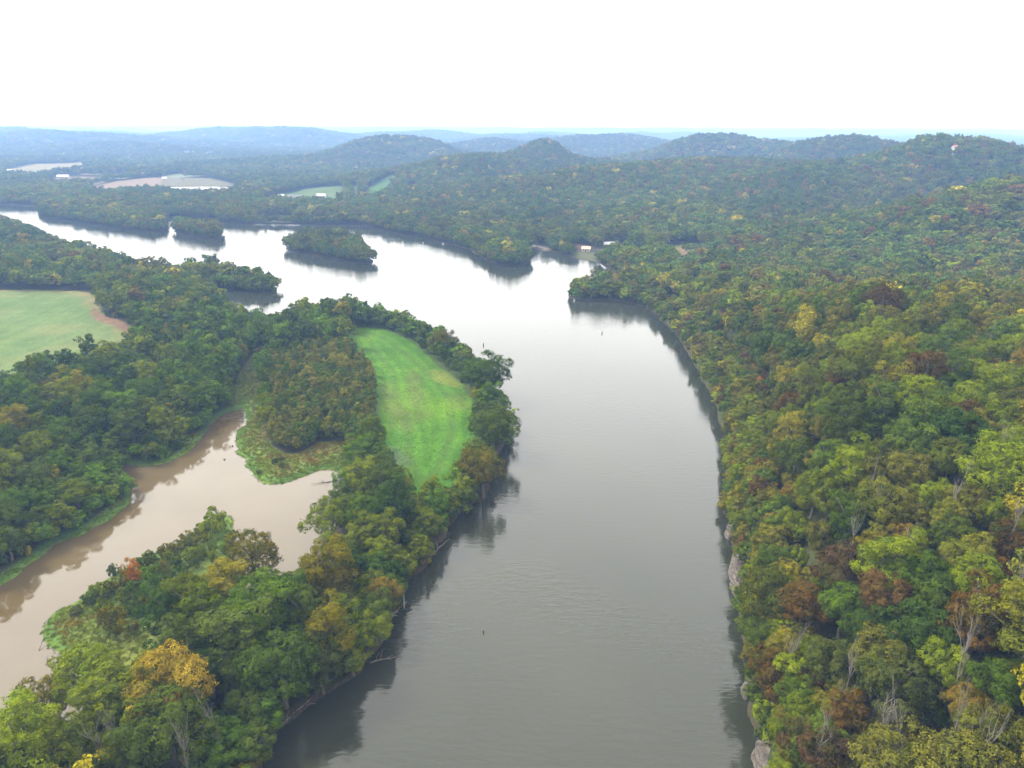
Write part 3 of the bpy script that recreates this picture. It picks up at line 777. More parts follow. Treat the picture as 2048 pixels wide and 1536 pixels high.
# near trees: thrown at random, kept apart
def throw(n_, x0, x1, y0, y1, kind):
    X = rng.uniform(x0, x1, n_); Y = rng.uniform(y0, y1, n_)
    m_ = np.abs(X) < 62 + Y * .86
    X = X[m_]; Y = Y[m_]
    d = land_dist(X, Y); ok = free(X, Y, d); ok &= d > .3
    pl = sdf(X, Y, PLANT, 30) > 0; lc_ = sdf(X, Y, LEFTCON, 30) > 0
    X, Y, d, pl, lc_ = X[ok], Y[ok], d[ok], pl[ok], lc_[ok]
    fld = np.maximum(sdf(X, Y, FIELD_A, 30), sdf(X, Y, FIELD_B, 30))
    for mm in MARSH: fld = np.maximum(fld, sdf(X, Y, mm, 30))
    scz = sdf(X, Y, SCRUBZ, 60)
    for x, y, dd, a, b_, fe, sz_ in zip(X, Y, d, pl, lc_, fld, scz):
        if kind == 'plant':
            if not a or fe > -.5: continue
            r = random.choice([1.5, 1.9, 2.3, 3.0]) * random.uniform(.85, 1.15)
            if clash(x, y, r, .68): continue
            add_tree(x, y, r, random.uniform(5.0, 8.5) + r * .9, colour_for(x, y, 'P'), random.choice(['cone', 'tall', 'tall', 'round'])); continue
        if a: continue
        z_ = zone_of(x, y)
        if kind == 'big':
            if z_ == 'R':
                r = random.choice([3.4, 4.3, 5, 5.8]) * random.uniform(.85, 1.1)
                if y > 220: r *= .85
                if dd < 14: r *= .62
                if y > 200 and dd < 45: r *= .8
            else:
                r = random.choice([3.2, 3.9, 4.6, 5.3]) * random.uniform(.85, 1.1)
                if dd < 4: r *= .8
                if b_: r *= .8
            if sz_ > -1: continue
            lim = min(dd + 3.0, -fe + 1.5)
            if z_ == 'R' and y < 260: lim = dd + 1.0
            if lim < 1.9: continue
            r = min(r, max(lim, 1.9))
            if clash(x, y, r, .64): continue
            shp = random.choices(['round', 'tall', 'broad'], [.5, .2, .3] if z_ == 'R' else [.5, .38, .12])[0]
            if b_: shp = 'tall'
            if r < 2.6: shp = 'round'
            h_ = {'round': 2.6, 'tall': 3.7, 'broad': 2.1}[shp] * r + 3 + random.uniform(-1, 2)
            if z_ == 'R' and dd < 14: h_ *= .75
            if z_ == 'L' and dd < 11: h_ *= .72
            add_tree(x, y, r, min(h_, 20), colour_for(x, y, z_), shp)
        else:
            r = random.uniform(1.3, 2.7)
            if sz_ > 0:
                if random.random() < .25: continue
                r = random.uniform(1.1, 2.0)
            lim = min(dd + 1.5, -fe + 1.5)
            if r > lim: r = max(lim, 1.0)
            if clash(x, y, r, .60): continue
            add_tree(x, y, r, r * random.uniform(1.5, 2.6) + .5, colour_for(x, y, z_), 'shrub' if r < 2 else 'round')
throw(60000, -480, 480, 20, 480, 'big')
throw(34000, -480, 480, 20, 480, 'small')
throw(9000, *(float(PLANT[:, 0].min()), float(PLANT[:, 0].max()), float(PLANT[:, 1].min()), float(PLANT[:, 1].max())), 'plant')
# scrub on the marsh islets and its edges, placed by eye
SCRUB = [(215,1180,40),(180,1195,34),(245,1165,38),(205,1215,36),(275,1175,36),(330,1100,34),(352,1092,32),(375,1078,36),(398,1082,34),(300,1122,36),(320,1135,34),
 (405,1055,30),(262,1215,34),(290,1200,34),(150,1215,24),(350,1120,32),(385,1105,30),(565,925,16),(548,918,14),(560,912,14),(517,940,12),(248,918,18),(335,900,18),(290,905,18),(522,790,24),(530,770,22),(540,755,22),(470,1062,18),(500,700,22),(545,735,20)]
for i, (u, v, wpx) in enumerate(SCRUB):
    x, y = ground_hit(u, v, 2.0); dep = float(proj(x, y, 2)[2]); r = wpx * .5 / F * dep
    if not clash(x, y, r, .35): add_tree(x, y, r, r * 1.6 + .4, random.choice([GREENS[3], LIME * .5, OLIVES[1], GREENS[4], OLIVES[3]]) * random.uniform(.9, 1.2), 'shrub')
print('near trees', len(trees), time.time() - T0)

# far trees: jittered grid
def grid(y0, y1, s, rs, hs):
    out = []
    yy = np.arange(y0, y1, s)
    for k_, y_ in enumerate(yy):
        W = 70 + y_ * .86
        xx = np.arange(-W, W, s) + (s / 2 if k_ % 2 else 0)
        out.append(np.stack([xx, np.full(xx.shape, y_)], 1))
    q = np.concatenate(out); q += rng.uniform(-.42, .42, q.shape) * s
    d = land_dist(q[:, 0], q[:, 1]); ok = free(q[:, 0], q[:, 1], d) & (d > .9)
    q = q[ok]; d = d[ok]; n_ = len(q)
    r = rs * rng.uniform(.7, 1.35, n_) * (.8 + .45 * fbm(q[:, 0] / 120, q[:, 1] / 120, 181, 2))
    low = np.clip(d / 6, .7, 1); r *= low
    h_ = hs * rng.uniform(.75, 1.25, n_) * low
    return q, r, h_
# a row of overhanging trees along every shore
RK = [G1([P(1463,1128), P(1476,1200)]), G1([P(1512,1500), P(1540,1600)])]
def shore_row(pol, step, rlo, rhi, hk, ymax, offs, dmax, shr=False):
    c = []
    for i in range(len(pol)):
        a = pol[i]; e = pol[(i + 1) % len(pol)] - a; le = float(np.linalg.norm(e))
        if le < 1e-6: continue
        n_ = max(1, int(round(le / step + random.uniform(-.5, .5))))
        for k_ in range(n_):
            p = a + e * (k_ + random.random()) / n_; nr = G1([-e[1], e[0]]) / le
            for o_ in offs:
                for sg in (1, -1): c.append(p + nr * o_ * sg + rng.normal(0, .6, 2))
    q = G1(c); q = q[(np.abs(q[:, 0]) < 60 + q[:, 1] * .86) & (q[:, 1] > 30) & (q[:, 1] < ymax)]
    if not len(q): return
    d_ = land_dist(q[:, 0], q[:, 1]); R_ = (q[:, 0] > 30) & (q[:, 1] < 480)
    ok = (d_ > .1) & (d_ < np.where(R_, 12, dmax)) & free(q[:, 0], q[:, 1], np.full(len(q), 5.0)) & (sdf(q[:, 0], q[:, 1], SCRUBZ, 30) < 0)
    for (rk, w_) in zip(RK, (3.0, 2.2)): ok &= sdf_line(q[:, 0], q[:, 1], rk) > w_
    for (x, y) in q[ok]:
        z_ = zone_of(x, y); r = random.uniform(rlo, rhi) * (.72 if z_ == 'R' and y < 300 else 1)
        if clash(x, y, r, .30 if z_ == 'R' else .42): continue
        add_tree(x, y, r, r * random.uniform(1.9, 2.9) * hk + 1, colour_for(x, y, z_), 'shrub' if shr and random.random() < .5 else random.choice(['round', 'round', 'tall']))
shore_row(RIVER, 2.6, 2.6, 4.2, 1.0, 1000, (1.0, 2.8, 5, 8), 5); shore_row(ISLE1, 3.0, 2.8, 4.2, 1.2, 1500, (1, 4), 5); shore_row(ISLE2, 3.0, 2.8, 4.2, 1.25, 1500, (1, 4), 5)
shore_row(RIVER, 1.7, 1.4, 2.3, .8, 560, (1.2, 3.2, 6), 7, True)
shore_row(MARSH[1], 2.0, 1.5, 2.8, .85, 900, (1.5, 3), 14, True); shore_row(MARSH[2], 2.0, 1.5, 2.8, .85, 900, (1.5, 3), 14, True)
FQ = []
for (y0, y1, s, rs, hs, lod) in ((480, 1650, 8.2, 5.0, 14, 'b'), (1650, 3300, 11.5, 7.4, 15, 'c'), (3300, 6600, 22, 14.5, 19, 'c')):
    q, r, h_ = grid(y0, y1, s, rs, hs); FQ.append((q, r, h_, lod))
    print('band', y0, len(q), time.time() - T0)

# ------------------------------------------------------------------ trees into the scene
NT = len(trees)
TX = G1([t[0] for t in trees]); TY = G1([t[1] for t in trees]); TR = G1([t[2] for t in trees]); TH_ = G1([t[3] for t in trees])
TZ = height(TX, TY)
TU, TV, TD = proj(TX, TY, TZ + TH_ * .62)
size = TR / TD * F
inside = (TU > -size * .5) & (TU < 2048 + size * .5) & (TV > 250) & (TV < 1536 + size * .6) & (TD > 20)
noted = G1([t[7] is not None for t in trees])
is_shrub = G1([t[5] == 'shrub' for t in trees])
score = np.where(inside & ~is_shrub, size, -1) + noted * 1e4
order = np.argsort(-score)
solo = [int(i) for i in order[:300] if score[i] > 0]
solo_set = set(solo)

NAMED = [('dark green', (.025,.05,.02)), ('mid green', (.04,.075,.02)), ('fresh green', (.055,.115,.02)), ('grey-green', (.04,.06,.03)), ('olive', (.07,.08,.025)), ('pale olive', (.1,.1,.035)),
 ('yellow-green', (.09,.12,.015)), ('lime', (.14,.19,.015)), ('mustard', (.16,.15,.02)), ('golden', (.26,.19,.03)), ('ochre', (.16,.115,.035)), ('tan brown', (.12,.085,.03)), ('rust', (.14,.07,.028)), ('brown', (.085,.055,.035)), ('orange', (.3,.13,.025))]
def cword(c):
    c = np.asarray(c); return min(NAMED, key=lambda k_: float(((np.log(c + .004) - np.log(G1(k_[1]) + .004)) ** 2).sum()))[0]
SH = {'round': 'round', 'tall': 'tall narrow', 'broad': 'spreading', 'cone': 'slender', 'shrub': 'bushy'}
anch = [(float(TU[i]), float(TV[i]), trees[i][7]) for i in range(NT) if trees[i][7]]
used = set()
def label_for(i):
    c, shp = trees[i][4], trees[i][5]
    sz = 'small' if TR[i] < 3.6 else ('large' if TR[i] > 5.4 else 'medium')
    look = '%s %s %s tree' % (sz, cword(c), SH[shp])
    cand = sorted(anch, key=lambda a: (a[0] - TU[i]) ** 2 + (a[1] - TV[i]) ** 2)[:2]
    for a in cand:
        dx, dy = TU[i] - a[0], TV[i] - a[1]
        if math.hypot(dx, dy) > 130: continue
        if abs(dx) > 2 * abs(dy): w_ = 'directly left of' if dx < 0 else 'directly right of'
        elif abs(dy) > 2 * abs(dx): w_ = 'directly behind' if dy < 0 else 'directly in front of'
        else: w_ = ('behind' if dy < 0 else 'in front of') + ' and ' + ('left of' if dx < 0 else 'right of')
        t = '%s %s %s' % (look, w_, a[2])
        if len(t.split()) <= 16 and t not in used: used.add(t); return t
    side = 'on the right bluff' if trees[i][0] > 30 else 'in the left wood'
    t = '%s %s, %d%% across, %d%% down the photo' % (look, side, round(min(max(TU[i] / 20.48, 0), 100)), round(min(TV[i] / 15.36, 100)))
    k_ = 0
    while t in used:
        k_ += 1; t = t.replace('photo', 'photo frame') if k_ == 1 else t.replace('tree', 'canopy tree')
        if k_ > 2: break
    used.add(t); return t
for i in solo:
    x, y, r, h_, col, shp, lab, noun = trees[i]
    nomh, nomr = SHAPES[shp][5], SHAPES[shp][6]
    cme, tme = HI[shp][random.randrange(len(HI[shp]))]
    root = bpy.data.objects.new('broadleaf_tree', None); COL.objects.link(root); root.empty_display_size = 2
    root.location = (x, y, float(TZ[i]) - .2); root.rotation_euler = (0, 0, random.uniform(0, 6.28)); root.scale = (r / nomr, r / nomr, h_ / nomh)
    root['label'] = lab or label_for(i); root['category'] = 'tree'
    root['group'] = 'autumn trees on the right bluff' if x > 30 else 'green trees on the left bank and point'
    a = bpy.data.objects.new('crown', cme); a.color = (col[0], col[1], col[2], 1); a.parent = root; COL.objects.link(a)
    b_ = bpy.data.objects.new('trunk', tme); b_.parent = root; COL.objects.link(b_)
print('solo', len(solo), 'smallest px', size[solo[-1]] * 2, time.time() - T0)

def scatter(name, pts, idx, rot, scl, tint, coll, **pr):
    me = bpy.data.meshes.new(name); me.vertices.add(len(pts)); me.vertices.foreach_set('co', np.asarray(pts, np.float32).ravel())
    def A(nm, ty, v):
        at_ = me.attributes.new(nm, ty, 'POINT')
        at_.data.foreach_set('value' if ty == 'INT' else ('color' if 'COLOR' in ty else 'vector'), np.asarray(v).ravel())
    A('idx', 'INT', np.asarray(idx, np.int32)); A('rot', 'FLOAT_VECTOR', np.asarray(rot, np.float32)); A('scl', 'FLOAT_VECTOR', np.asarray(scl, np.float32))
    A('tint', 'FLOAT_COLOR', np.concatenate([tint, np.ones((len(pts), 1))], 1).astype(np.float32))
    ob = link(name, me, kind='stuff', **pr)
    ng = bpy.data.node_groups.new(name, 'GeometryNodeTree')
    ng.interface.new_socket('Geometry', in_out='INPUT', socket_type='NodeSocketGeometry')
    ng.interface.new_socket('Geometry', in_out='OUTPUT', socket_type='NodeSocketGeometry')
    gi = ng.nodes.new('NodeGroupInput'); go = ng.nodes.new('NodeGroupOutput')
    ci = ng.nodes.new('GeometryNodeCollectionInfo'); ci.inputs[0].default_value = coll; ci.inputs['Separate Children'].default_value = True; ci.inputs['Reset Children'].default_value = True
    ip = ng.nodes.new('GeometryNodeInstanceOnPoints'); ip.inputs['Pick Instance'].default_value = True
    def NA(nm, ty):
        q = ng.nodes.new('GeometryNodeInputNamedAttribute'); q.data_type = ty; q.inputs[0].default_value = nm; return q.outputs[0]
    L = ng.links.new
    L(gi.outputs[0], ip.inputs['Points']); L(ci.outputs[0], ip.inputs['Instance']); L(NA('idx', 'INT'), ip.inputs['Instance Index'])
    L(NA('rot', 'FLOAT_VECTOR'), ip.inputs['Rotation']); L(NA('scl', 'FLOAT_VECTOR'), ip.inputs['Scale']); L(ip.outputs[0], go.inputs[0])
    md = ob.modifiers.new('scatter', 'NODES'); md.node_group = ng
    return ob
def rows(sel):
    pts, idx, rot, scl, tint = [], [], [], [], []
    for i in sel:
        x, y, r, h_, col, shp = trees[i][:6]
        lod = 'a' if TD[i] < 330 else 'b'
        ch = PIDX[(lod, shp)]
        pts.append((x, y, TZ[i] - .2)); idx.append(random.choice(ch)); rot.append((random.uniform(-.05, .05), random.uniform(-.05, .05), random.uniform(0, 6.28)))
        scl.append((r / SHAPES[shp][6], r / SHAPES[shp][6], h_ / SHAPES[shp][5])); tint.append(col)
    return pts, idx, rot, scl, tint
rest = [i for i in range(NT) if i not in solo_set and not is_shrub[i]]
pts, idx, rot, scl, tint = rows(rest)
for q, r, h_, lod in FQ:
    z_ = height(q[:, 0], q[:, 1]); n_ = len(q)
    shp = rng.choice(3, n_, p=[.6, .15, .25])
    names_ = ['round', 'tall', 'broad']
    hx = {'round': 1, 'tall': 1.2, 'broad': .85}
    cn = fbm(q[:, 0] / 60, q[:, 1] / 60, 141, 3); rr = rng.random(n_); br = rng.uniform(.75, 1.25, n_)
    # oak-brown hillsides on the right, greener along the water
    hillish = np.clip(z_ / 40, 0, 1); br = br * (.62 + .78 * fbm(q[:, 0] / 170, q[:, 1] / 170, 171, 3))
    for k_ in range(n_):
        s_ = names_[shp[k_]]
        pts.append((q[k_, 0], q[k_, 1], z_[k_] - .4)); idx.append(random.choice(PIDX[(lod, s_)])); rot.append((0, 0, rr[k_] * 628))
        a = r[k_] / SHAPES[s_][6] * (1 if s_ != 'tall' else .85); scl.append((a, a, h_[k_] / SHAPES[s_][5] * hx[s_]))
        if rr[k_] < .02: c_ = YEL * .85
        elif rr[k_] < .03 + .03 * hillish[k_]: c_ = OCHRE * .7
        elif rr[k_] < .04 + .05 * hillish[k_]: c_ = BROWN
        elif rr[k_] < .19: c_ = LIME * .5
        else: c_ = FARS[int((cn[k_] * 2.4 + rr[k_] * .9) * 3) % 6]
        tint.append(c_ * br[k_] * 1.4)
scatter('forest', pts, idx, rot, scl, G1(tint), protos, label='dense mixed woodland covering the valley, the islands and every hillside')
shr = [i for i in range(NT) if is_shrub[i] and i not in solo_set]
pts, idx, rot, scl, tint = rows(shr)
scatter('undergrowth', pts, idx, rot, scl, G1(tint), protos, label='low scrub filling gaps and edges of the near woods')
print('wood', time.time() - T0)

# grass: tussocks on the marshes and in the two fields
def tuft_mesh(seed, n_=26, w=.5, hgt=.5):
    r = np.random.default_rng(seed); vs = []; 
    for _ in range(n_):
        a = r.uniform(0, 6.28); q = r.uniform(0, w, 2) * [1, 1]; bx, by = math.cos(a) * q[0], math.sin(a) * q[0]
        t = r.uniform(0, 6.28); ww = r.uniform(.05, .12); lean = r.normal(0, .42, 2); hh = hgt * r.uniform(.5, 1.2)
        vs += [(bx - math.cos(t) * ww, by - math.sin(t) * ww, 0), (bx + math.cos(t) * ww, by + math.sin(t) * ww, 0), (bx + lean[0] + .02, by + lean[1], hh), (bx + lean[0] - .02, by + lean[1], hh)]
    me = mesh_np('tuft', G1(vs), np.arange(len(vs)).reshape(-1, 4), M_LEAFI)
    cc = np.stack([r.random(n_), r.random(n_) * .5, np.zeros(n_), np.ones(n_)], -1).astype(np.float32)
    at_ = me.color_attributes.new('leafvar', 'FLOAT_COLOR', 'CORNER'); at_.data.foreach_set('color', np.repeat(cc, 4, 0).reshape(-1)); return me
tufts = bpy.data.collections.new('grass_models')
for k_ in range(4): tufts.objects.link(bpy.data.objects.new('t%d' % k_, tuft_mesh(k_)))
gp, gt_, gs = [], [], []
for mm in MARSH:
    lo, hi = mm.min(0), mm.max(0); n_ = int((hi - lo).prod() * 1.8)
    q = rng.uniform(lo, hi, (n_, 2)); s_ = sdf(q[:, 0], q[:, 1], mm, 20) > 0; q = q[s_]; d = land_dist(q[:, 0], q[:, 1]); ok = d > -.4; q = q[ok]; d = d[ok]
    g_ = fbm(q[:, 0] / 9, q[:, 1] / 9, 151, 3)
    edge_ = np.clip(1 - (d - .3) / 3.2, 0, 1)[:, None]
    c_ = np.where(g_[:, None] > .62, G1((.15,.13,.04)), G1((.13,.17,.035))) * rng.uniform(.8, 1.2, (len(q), 1))
    c_ = c_ * (1 - edge_) + G1((.085,.18,.025)) * rng.uniform(.8, 1.2, (len(q), 1)) * edge_
    gp.append(q); gt_.append(c_); gs.append(rng.uniform(.5, 1.1, len(q)) * (1 - .35 * edge_[:, 0]))
q = np.concatenate(gp); s_ = np.concatenate(gs); z_ = np.maximum(height(q[:, 0], q[:, 1]), 0.02)
scatter('marsh_grass', np.c_[q, z_ - .05], rng.integers(0, 4, len(q)), np.c_[np.zeros((len(q), 2)), rng.uniform(0, 6.28, len(q))], np.c_[s_, s_, s_], np.concatenate(gt_), tufts,
        label='tussocky marsh grass with a bright green fringe along the creek')
lo, hi = FIELD_B.min(0), FIELD_B.max(0); n_ = 16000
q = rng.uniform(lo, hi, (n_, 2)); q = q[sdf(q[:, 0], q[:, 1], FIELD_B, 20) > .5]
g_ = fbm(q[:, 0] / 10, q[:, 1] / 16, 81, 3)[:, None]; s_ = rng.uniform(.3, .6, len(q))
c_ = G1((.055,.14,.012)) * rng.uniform(.85, 1.15, (len(q), 1)) * (.75 + .5 * g_)
scatter('field_grass', np.c_[q, height(q[:, 0], q[:, 1]) - .05], rng.integers(0, 4, len(q)), np.c_[np.zeros((len(q), 2)), rng.uniform(0, 6.28, len(q))], np.c_[s_, s_, s_ * .6], c_, tufts,
        label='lush bright green grass in the long riverside field')

# ------------------------------------------------------------------ bleached dead trees
DEAD_SPOTS = [ # centre pixel, height m, seed, label
 (1727,1000,15,0,'bleached dead tree standing in a dark gap below the brilliant lime tree'),
 (1775,1010,10,1,'thin broken grey snag right of the dead tree in the dark gap'),
 (1800,1108,12,2,'forked bare tree rising through the ochre tree'),
 (1985,935,15,3,'wide bare crown of pale branches under the massive dark tree'),
 (2022,1075,16,0,'tall bare grey tree at the right edge above the slim orange tree'),
 (2040,1190,16,1,'leaning bare trunk at the right edge beside the slim orange tree'),
 (1955,1240,12,2,'small bare tree left of the flat-topped lime tree'),
 (1930,1335,15,3,'large bare tree between the very large dark tree and the glossy edge tree'),
 (1692,1362,12,1,'white bare tree in front of the pale olive bluff tree'),
 (1762,1462,14,2,'bare forked white tree right of the upright rust tree'),
 (1816,1505,15,0,'straight white snag near the bottom edge in the right wood'),
 (1890,1475,12,3,'pinkish bare tree near the bottom right corner'),
 (1952,1510,13,1,'bare pole-like snag left of the olive corner tree'),
 (1635,1480,9,2,'low bleached dead tree left of the upright rust tree'),
 (1572,1312,8,3,'bleached dead branches above the reddish brown bluff tree'),
 (1708,1075,10,1,'pale twisted snag above the mustard tree'),
 (1905,1000,11,0,'slim dead tree on the right above the ochre tree'),
 (1765,632,11,3,'bare grey tree in front of the dark crest tree'),
 (1845,700,10,2,'thin bare tree on the upper right ridge'),
 (1665,760,9,1,'small bleached tree beside the brown slope tree'),
 (1975,700,12,0,'bare pole near the right edge of the upper ridge'),
 (1715,745,9,2,'thin dead spire right of the brown slope tree'),
 (235,1462,9,1,'pale dead branches among green trees below and left of the golden-topped tree'),
 (200,1480,8,2,'reddish bare thicket tree in the bottom left wood'),
 (365,1500,9,3,'bare white branches at the bottom edge of the left wood'),
 (437,1432,8,0,'small bleached dead tree right of the golden-topped tree'),
]
for (u, v, h_, k_, lab) in DEAD_SPOTS:
    base = 15 if u > 1500 and v > 850 else (12 if v < 850 else 15)
    x, y = ground_hit(u, v, base - h_ * .28)
    z_ = float(height(G1([x]), G1([y]))[0])
    root = bpy.data.objects.new('dead_tree', None); COL.objects.link(root)
    root.location = (x, y, z_); s_ = (base + h_ * .22) / 14 * .9
    root.scale = (s_ * .36, s_ * .36, s_ * 1.1); root.rotation_euler = (R(random.uniform(-6, 6)), R(random.uniform(-6, 6)), random.uniform(0, 6.28))
    root['label'] = lab; root['category'] = 'dead tree'; root['group'] = 'bare dead trees standing among the living ones'
    for nm, me in zip(('trunk', 'branches'), DEADS[k_]):
        c_ = bpy.data.objects.new(nm, me); c_.parent = root; COL.objects.link(c_)

# ------------------------------------------------------------------ buildings
def box(vs, fs, x0, x1, y0, y1, z0, z1):
    b_ = len(vs); vs += [(x0,y0,z0),(x1,y0,z0),(x1,y1,z0),(x0,y1,z0),(x0,y0,z1),(x1,y0,z1),(x1,y1,z1),(x0,y1,z1)]
    fs += [tuple(b_ + i for i in f) for f in ((3,2,1,0),(4,5,6,7),(0,1,5,4),(1,2,6,5),(2,3,7,6),(3,0,4,7))]
MM = {'W': M_WHITE, 'T': M_TAN, 'WR': M_ROOFW, 'D': M_ROOFD, 'R': M_ROOFR}
for (hdef, (hx, hy)) in zip(HOUSES, HXY):
    u, v, wd, ln, wh, ro, wm_, rm, lab, cat = hdef
    z_ = float(height(G1([hx]), G1([hy]))[0])
    if hdef[0] in (783, 765, 1908): z_ += 5      # stands clear of the trees on its knoll
    root = bpy.data.objects.new(cat.replace(' ', '_'), None); COL.objects.link(root); root.location = (hx, hy, z_); root.rotation_euler = (0, 0, R(ro))
    root['label'] = lab; root['category'] = cat
    L, W = ln / 2, wd / 2
    vs, fs = [], []; box(vs, fs, -L, L, -W, W, -9 if z_ > 30 else -1, wh)
    g0 = len(vs); rh = W * .75
    vs += [(-L, -W, wh), (-L, W, wh), (-L, 0, wh + rh), (L, -W, wh), (L, W, wh), (L, 0, wh + rh)]; fs += [(g0, g0 + 2, g0 + 1), (g0 + 3, g0 + 4, g0 + 5)]
    link('wall', mesh_py('wall', vs, fs, MM[wm_]), root)
    vs, fs = [], []; e = .5; t = .18
    for s_ in (-1, 1):
        b_ = len(vs)
        a0 = (-L - e, s_ * (W + e), wh - rh * e / W + .05); a1 = (L + e, s_ * (W + e), wh - rh * e / W + .05)
        vs += [a0, a1, (L + e, 0, wh + rh + .05), (-L - e, 0, wh + rh + .05)]; vs += [(p[0], p[1], p[2] + t) for p in vs[b_:b_ + 4]]
        fs += [tuple(b_ + i for i in f) for f in ((3,2,1,0),(4,5,6,7),(0,1,5,4),(1,2,6,5),(2,3,7,6),(3,0,4,7))]
    link('roof', mesh_py('roof', vs, fs, MM[rm]), root)
    if cat == 'barn' and ro == 0 and ln == 15:
        vs, fs = [], []; box(vs, fs, -L + 1, L - 1, -W - .06, -W + .05, .2, wh - .5); link('doorway', mesh_py('doorway', vs, fs, M_WIN), root)
    else:
        vs, fs = [], []; box(vs, fs, -.5, .5, -W - .05, -W + .05, 0, 2.1); link('door', mesh_py('door', vs, fs, M_DARK), root)
        for k_ in range(max(2, int(ln / 4))):
            xx = -L + (k_ + .5) * ln / max(2, int(ln / 4))
            if abs(xx) < 1.2: continue
            vs, fs = [], []; box(vs, fs, xx - .5, xx + .5, -W - .05, -W + .05, 1.0, 2.1); link('window', mesh_py('window', vs, fs, M_WIN), root)

# ------------------------------------------------------------------ rock faces along the foot of the bluff
def bank(u0, v0, u1, v1, n_):
    return [G1(P(u0 + (u1 - u0) * t, v0 + (v1 - v0) * t)) for t in np.linspace(0, 1, n_)]
def rock(pl, hmax, seed, lab):
    n_ = len(pl); m_ = 12; vs = []; fs = []
    r = np.random.default_rng(seed)
    for i, p in enumerate(pl):
        tg = pl[min(i + 1, n_ - 1)] - pl[max(i - 1, 0)]; tg = tg / np.linalg.norm(tg); nr = G1([-tg[1], tg[0]])
        if nr[0] > 0: nr = -nr          # towards the river (west)
        env = math.sin(math.pi * (i + .5) / n_) ** .4
        hh = hmax * env * (.75 + .5 * float(vnoise(G1([i * .35]), G1([seed * 3.]), 5)[0]))
        for j in range(m_ + 1):
            t = j / m_
            ledge = .9 * float(vnoise(G1([t * 7 + .15 * i]), G1([i * .25]), seed)[0]) + .5 * float(vnoise(G1([t * 15]), G1([i * .7]), seed + 1)[0])
            off = 1.5 - t * 1.3 + ledge - .6
            vs.append((p[0] + nr[0] * off * env, p[1] + nr[1] * off * env, -1.2 + (hh + 1.2) * t))
        vs.append((p[0] - nr[0] * 5, p[1] - nr[1] * 5, -1.2 + (hh + 1.2) * .96)); vs.append((p[0] - nr[0] * 5, p[1] - nr[1] * 5, -2))
    k_ = m_ + 3
    for i in range(n_ - 1):
        for j in range(k_ - 1):
            a = i * k_ + j; fs.append((a, a + k_, a + k_ + 1, a + 1))
    fs.append(tuple(range(k_))); fs.append(tuple((n_ - 1) * k_ + j for j in range(k_))[::-1])
    link('rock_face', mesh_py('rock_face', vs, fs, M_ROCK), label=lab, category='rock face', group='pale limestone faces at the foot of the bluff')
rock(bank(1463,1128,1476,1200,26), 6.0, 3, 'tallest pale limestone face below the big olive bluff tree at the waterline')
rock(bank(1456,1062,1460,1082,10), 3.5, 7, 'small buff rock outcrop just beyond the tallest limestone face')
rock(bank(1491,1374,1496,1402,12), 4, 11, 'short white rock face near the reddish brown bluff tree')
rock(bank(1512,1500,1534,1580,18), 4.5, 13, 'pale rock face cut by the bottom edge beside the river')

# ------------------------------------------------------------------ driftwood, stumps and stakes
def logm(name, u, v, ang, ln, rad, nb, lab, cat, seed, tilt=3, mat=None):
    r = random.Random(seed); x, y = P(u, v, .2); vs, fs = [], []
    pts = [G1([0, 0, 0])]; a = R(ang); t = R(tilt)
    for k_ in range(5):
        aa = a + r.uniform(-.15, .15); pts.append(pts[-1] + G1([math.cos(aa) * math.cos(t), math.sin(aa) * math.cos(t), math.sin(t)]) * ln / 5)
    tube(vs, fs, pts, [rad, rad * .9, rad * .8, rad * .65, rad * .5, rad * .3], 7)
    root = link(name, mesh_py(name, vs, fs, mat or M_DRIFT, True)); root.location = (x, y, .1); root['label'] = lab; root['category'] = cat
    for b_ in range(nb):
        s_ = pts[r.randint(1, 4)]; aa = a + r.uniform(-1.2, 1.2); L = ln * r.uniform(.2, .4); vs, fs = [], []
        e = s_ + G1([math.cos(aa) * L, math.sin(aa) * L, r.uniform(.1, .7) * L]); tube(vs, fs, [s_, (s_ + e) / 2 + [0, 0, .15], e], [rad * .45, rad * .3, rad * .12], 5)
        link('branch', mesh_py('branch', vs, fs, mat or M_DRIFT, True), root)
logm('driftwood_log', 557, 1453, 55, 8, .28, 3, 'pale fallen log with forked branches on the river bank low in the photo', 'log', 1)
logm('driftwood_log', 740, 1325, 15, 6, .18, 4, 'dark twiggy log reaching into the river below the overhanging trees', 'log', 2)
logm('driftwood_log', 775, 1238, 60, 4.5, .5, 6, 'knotted grey driftwood root mass at the river edge', 'log', 3)
logm('dead_stump', 808, 1217, 100, 4.5, .28, 2, 'white leaning stump standing in the shallow water off the left bank', 'stump', 4, 62, M_DEAD)
logm('driftwood_log', 668, 962, 195, 8, .16, 4, 'thin dark fallen branch in the head of the creek', 'log', 5)
logm('driftwood_log', 1000, 833, 10, 6, .2, 3, 'bare branch reaching over the river beside the long green field', 'log', 6, 12)
logm('driftwood_log', 862, 1110, 60, 9, .22, 3, 'grey fallen limbs lying along the left river bank', 'log', 8)
logm('driftwood_log', 78, 1300, 100, 2.2, .1, 2, 'small dark snag at the marsh edge in the creek', 'log', 9, 25)
logm('driftwood_log', 100, 1326, 140, 2.6, .1, 2, 'thin dark snag near the marsh point of the creek', 'log', 10, 18)
logm('driftwood_log', 436, 838, 10, 12, .16, 2, 'pale stick lying in the narrow creek top', 'log', 12, 1)
def stake(u, v, hgt, rad, mat, lab, cat='stake', name='water_stake'):
    x, y = P(u, v, 0); vs, fs = [], []
    tube(vs, fs, [(0, 0, -1.5), (0, 0, hgt * .6), (.04, 0, hgt)], [rad * 1.2, rad, rad * .7], 7)
    o_ = link(name, mesh_py(name, vs, fs, mat, True)); o_.location = (x, y, 0); o_['label'] = lab; o_['category'] = cat
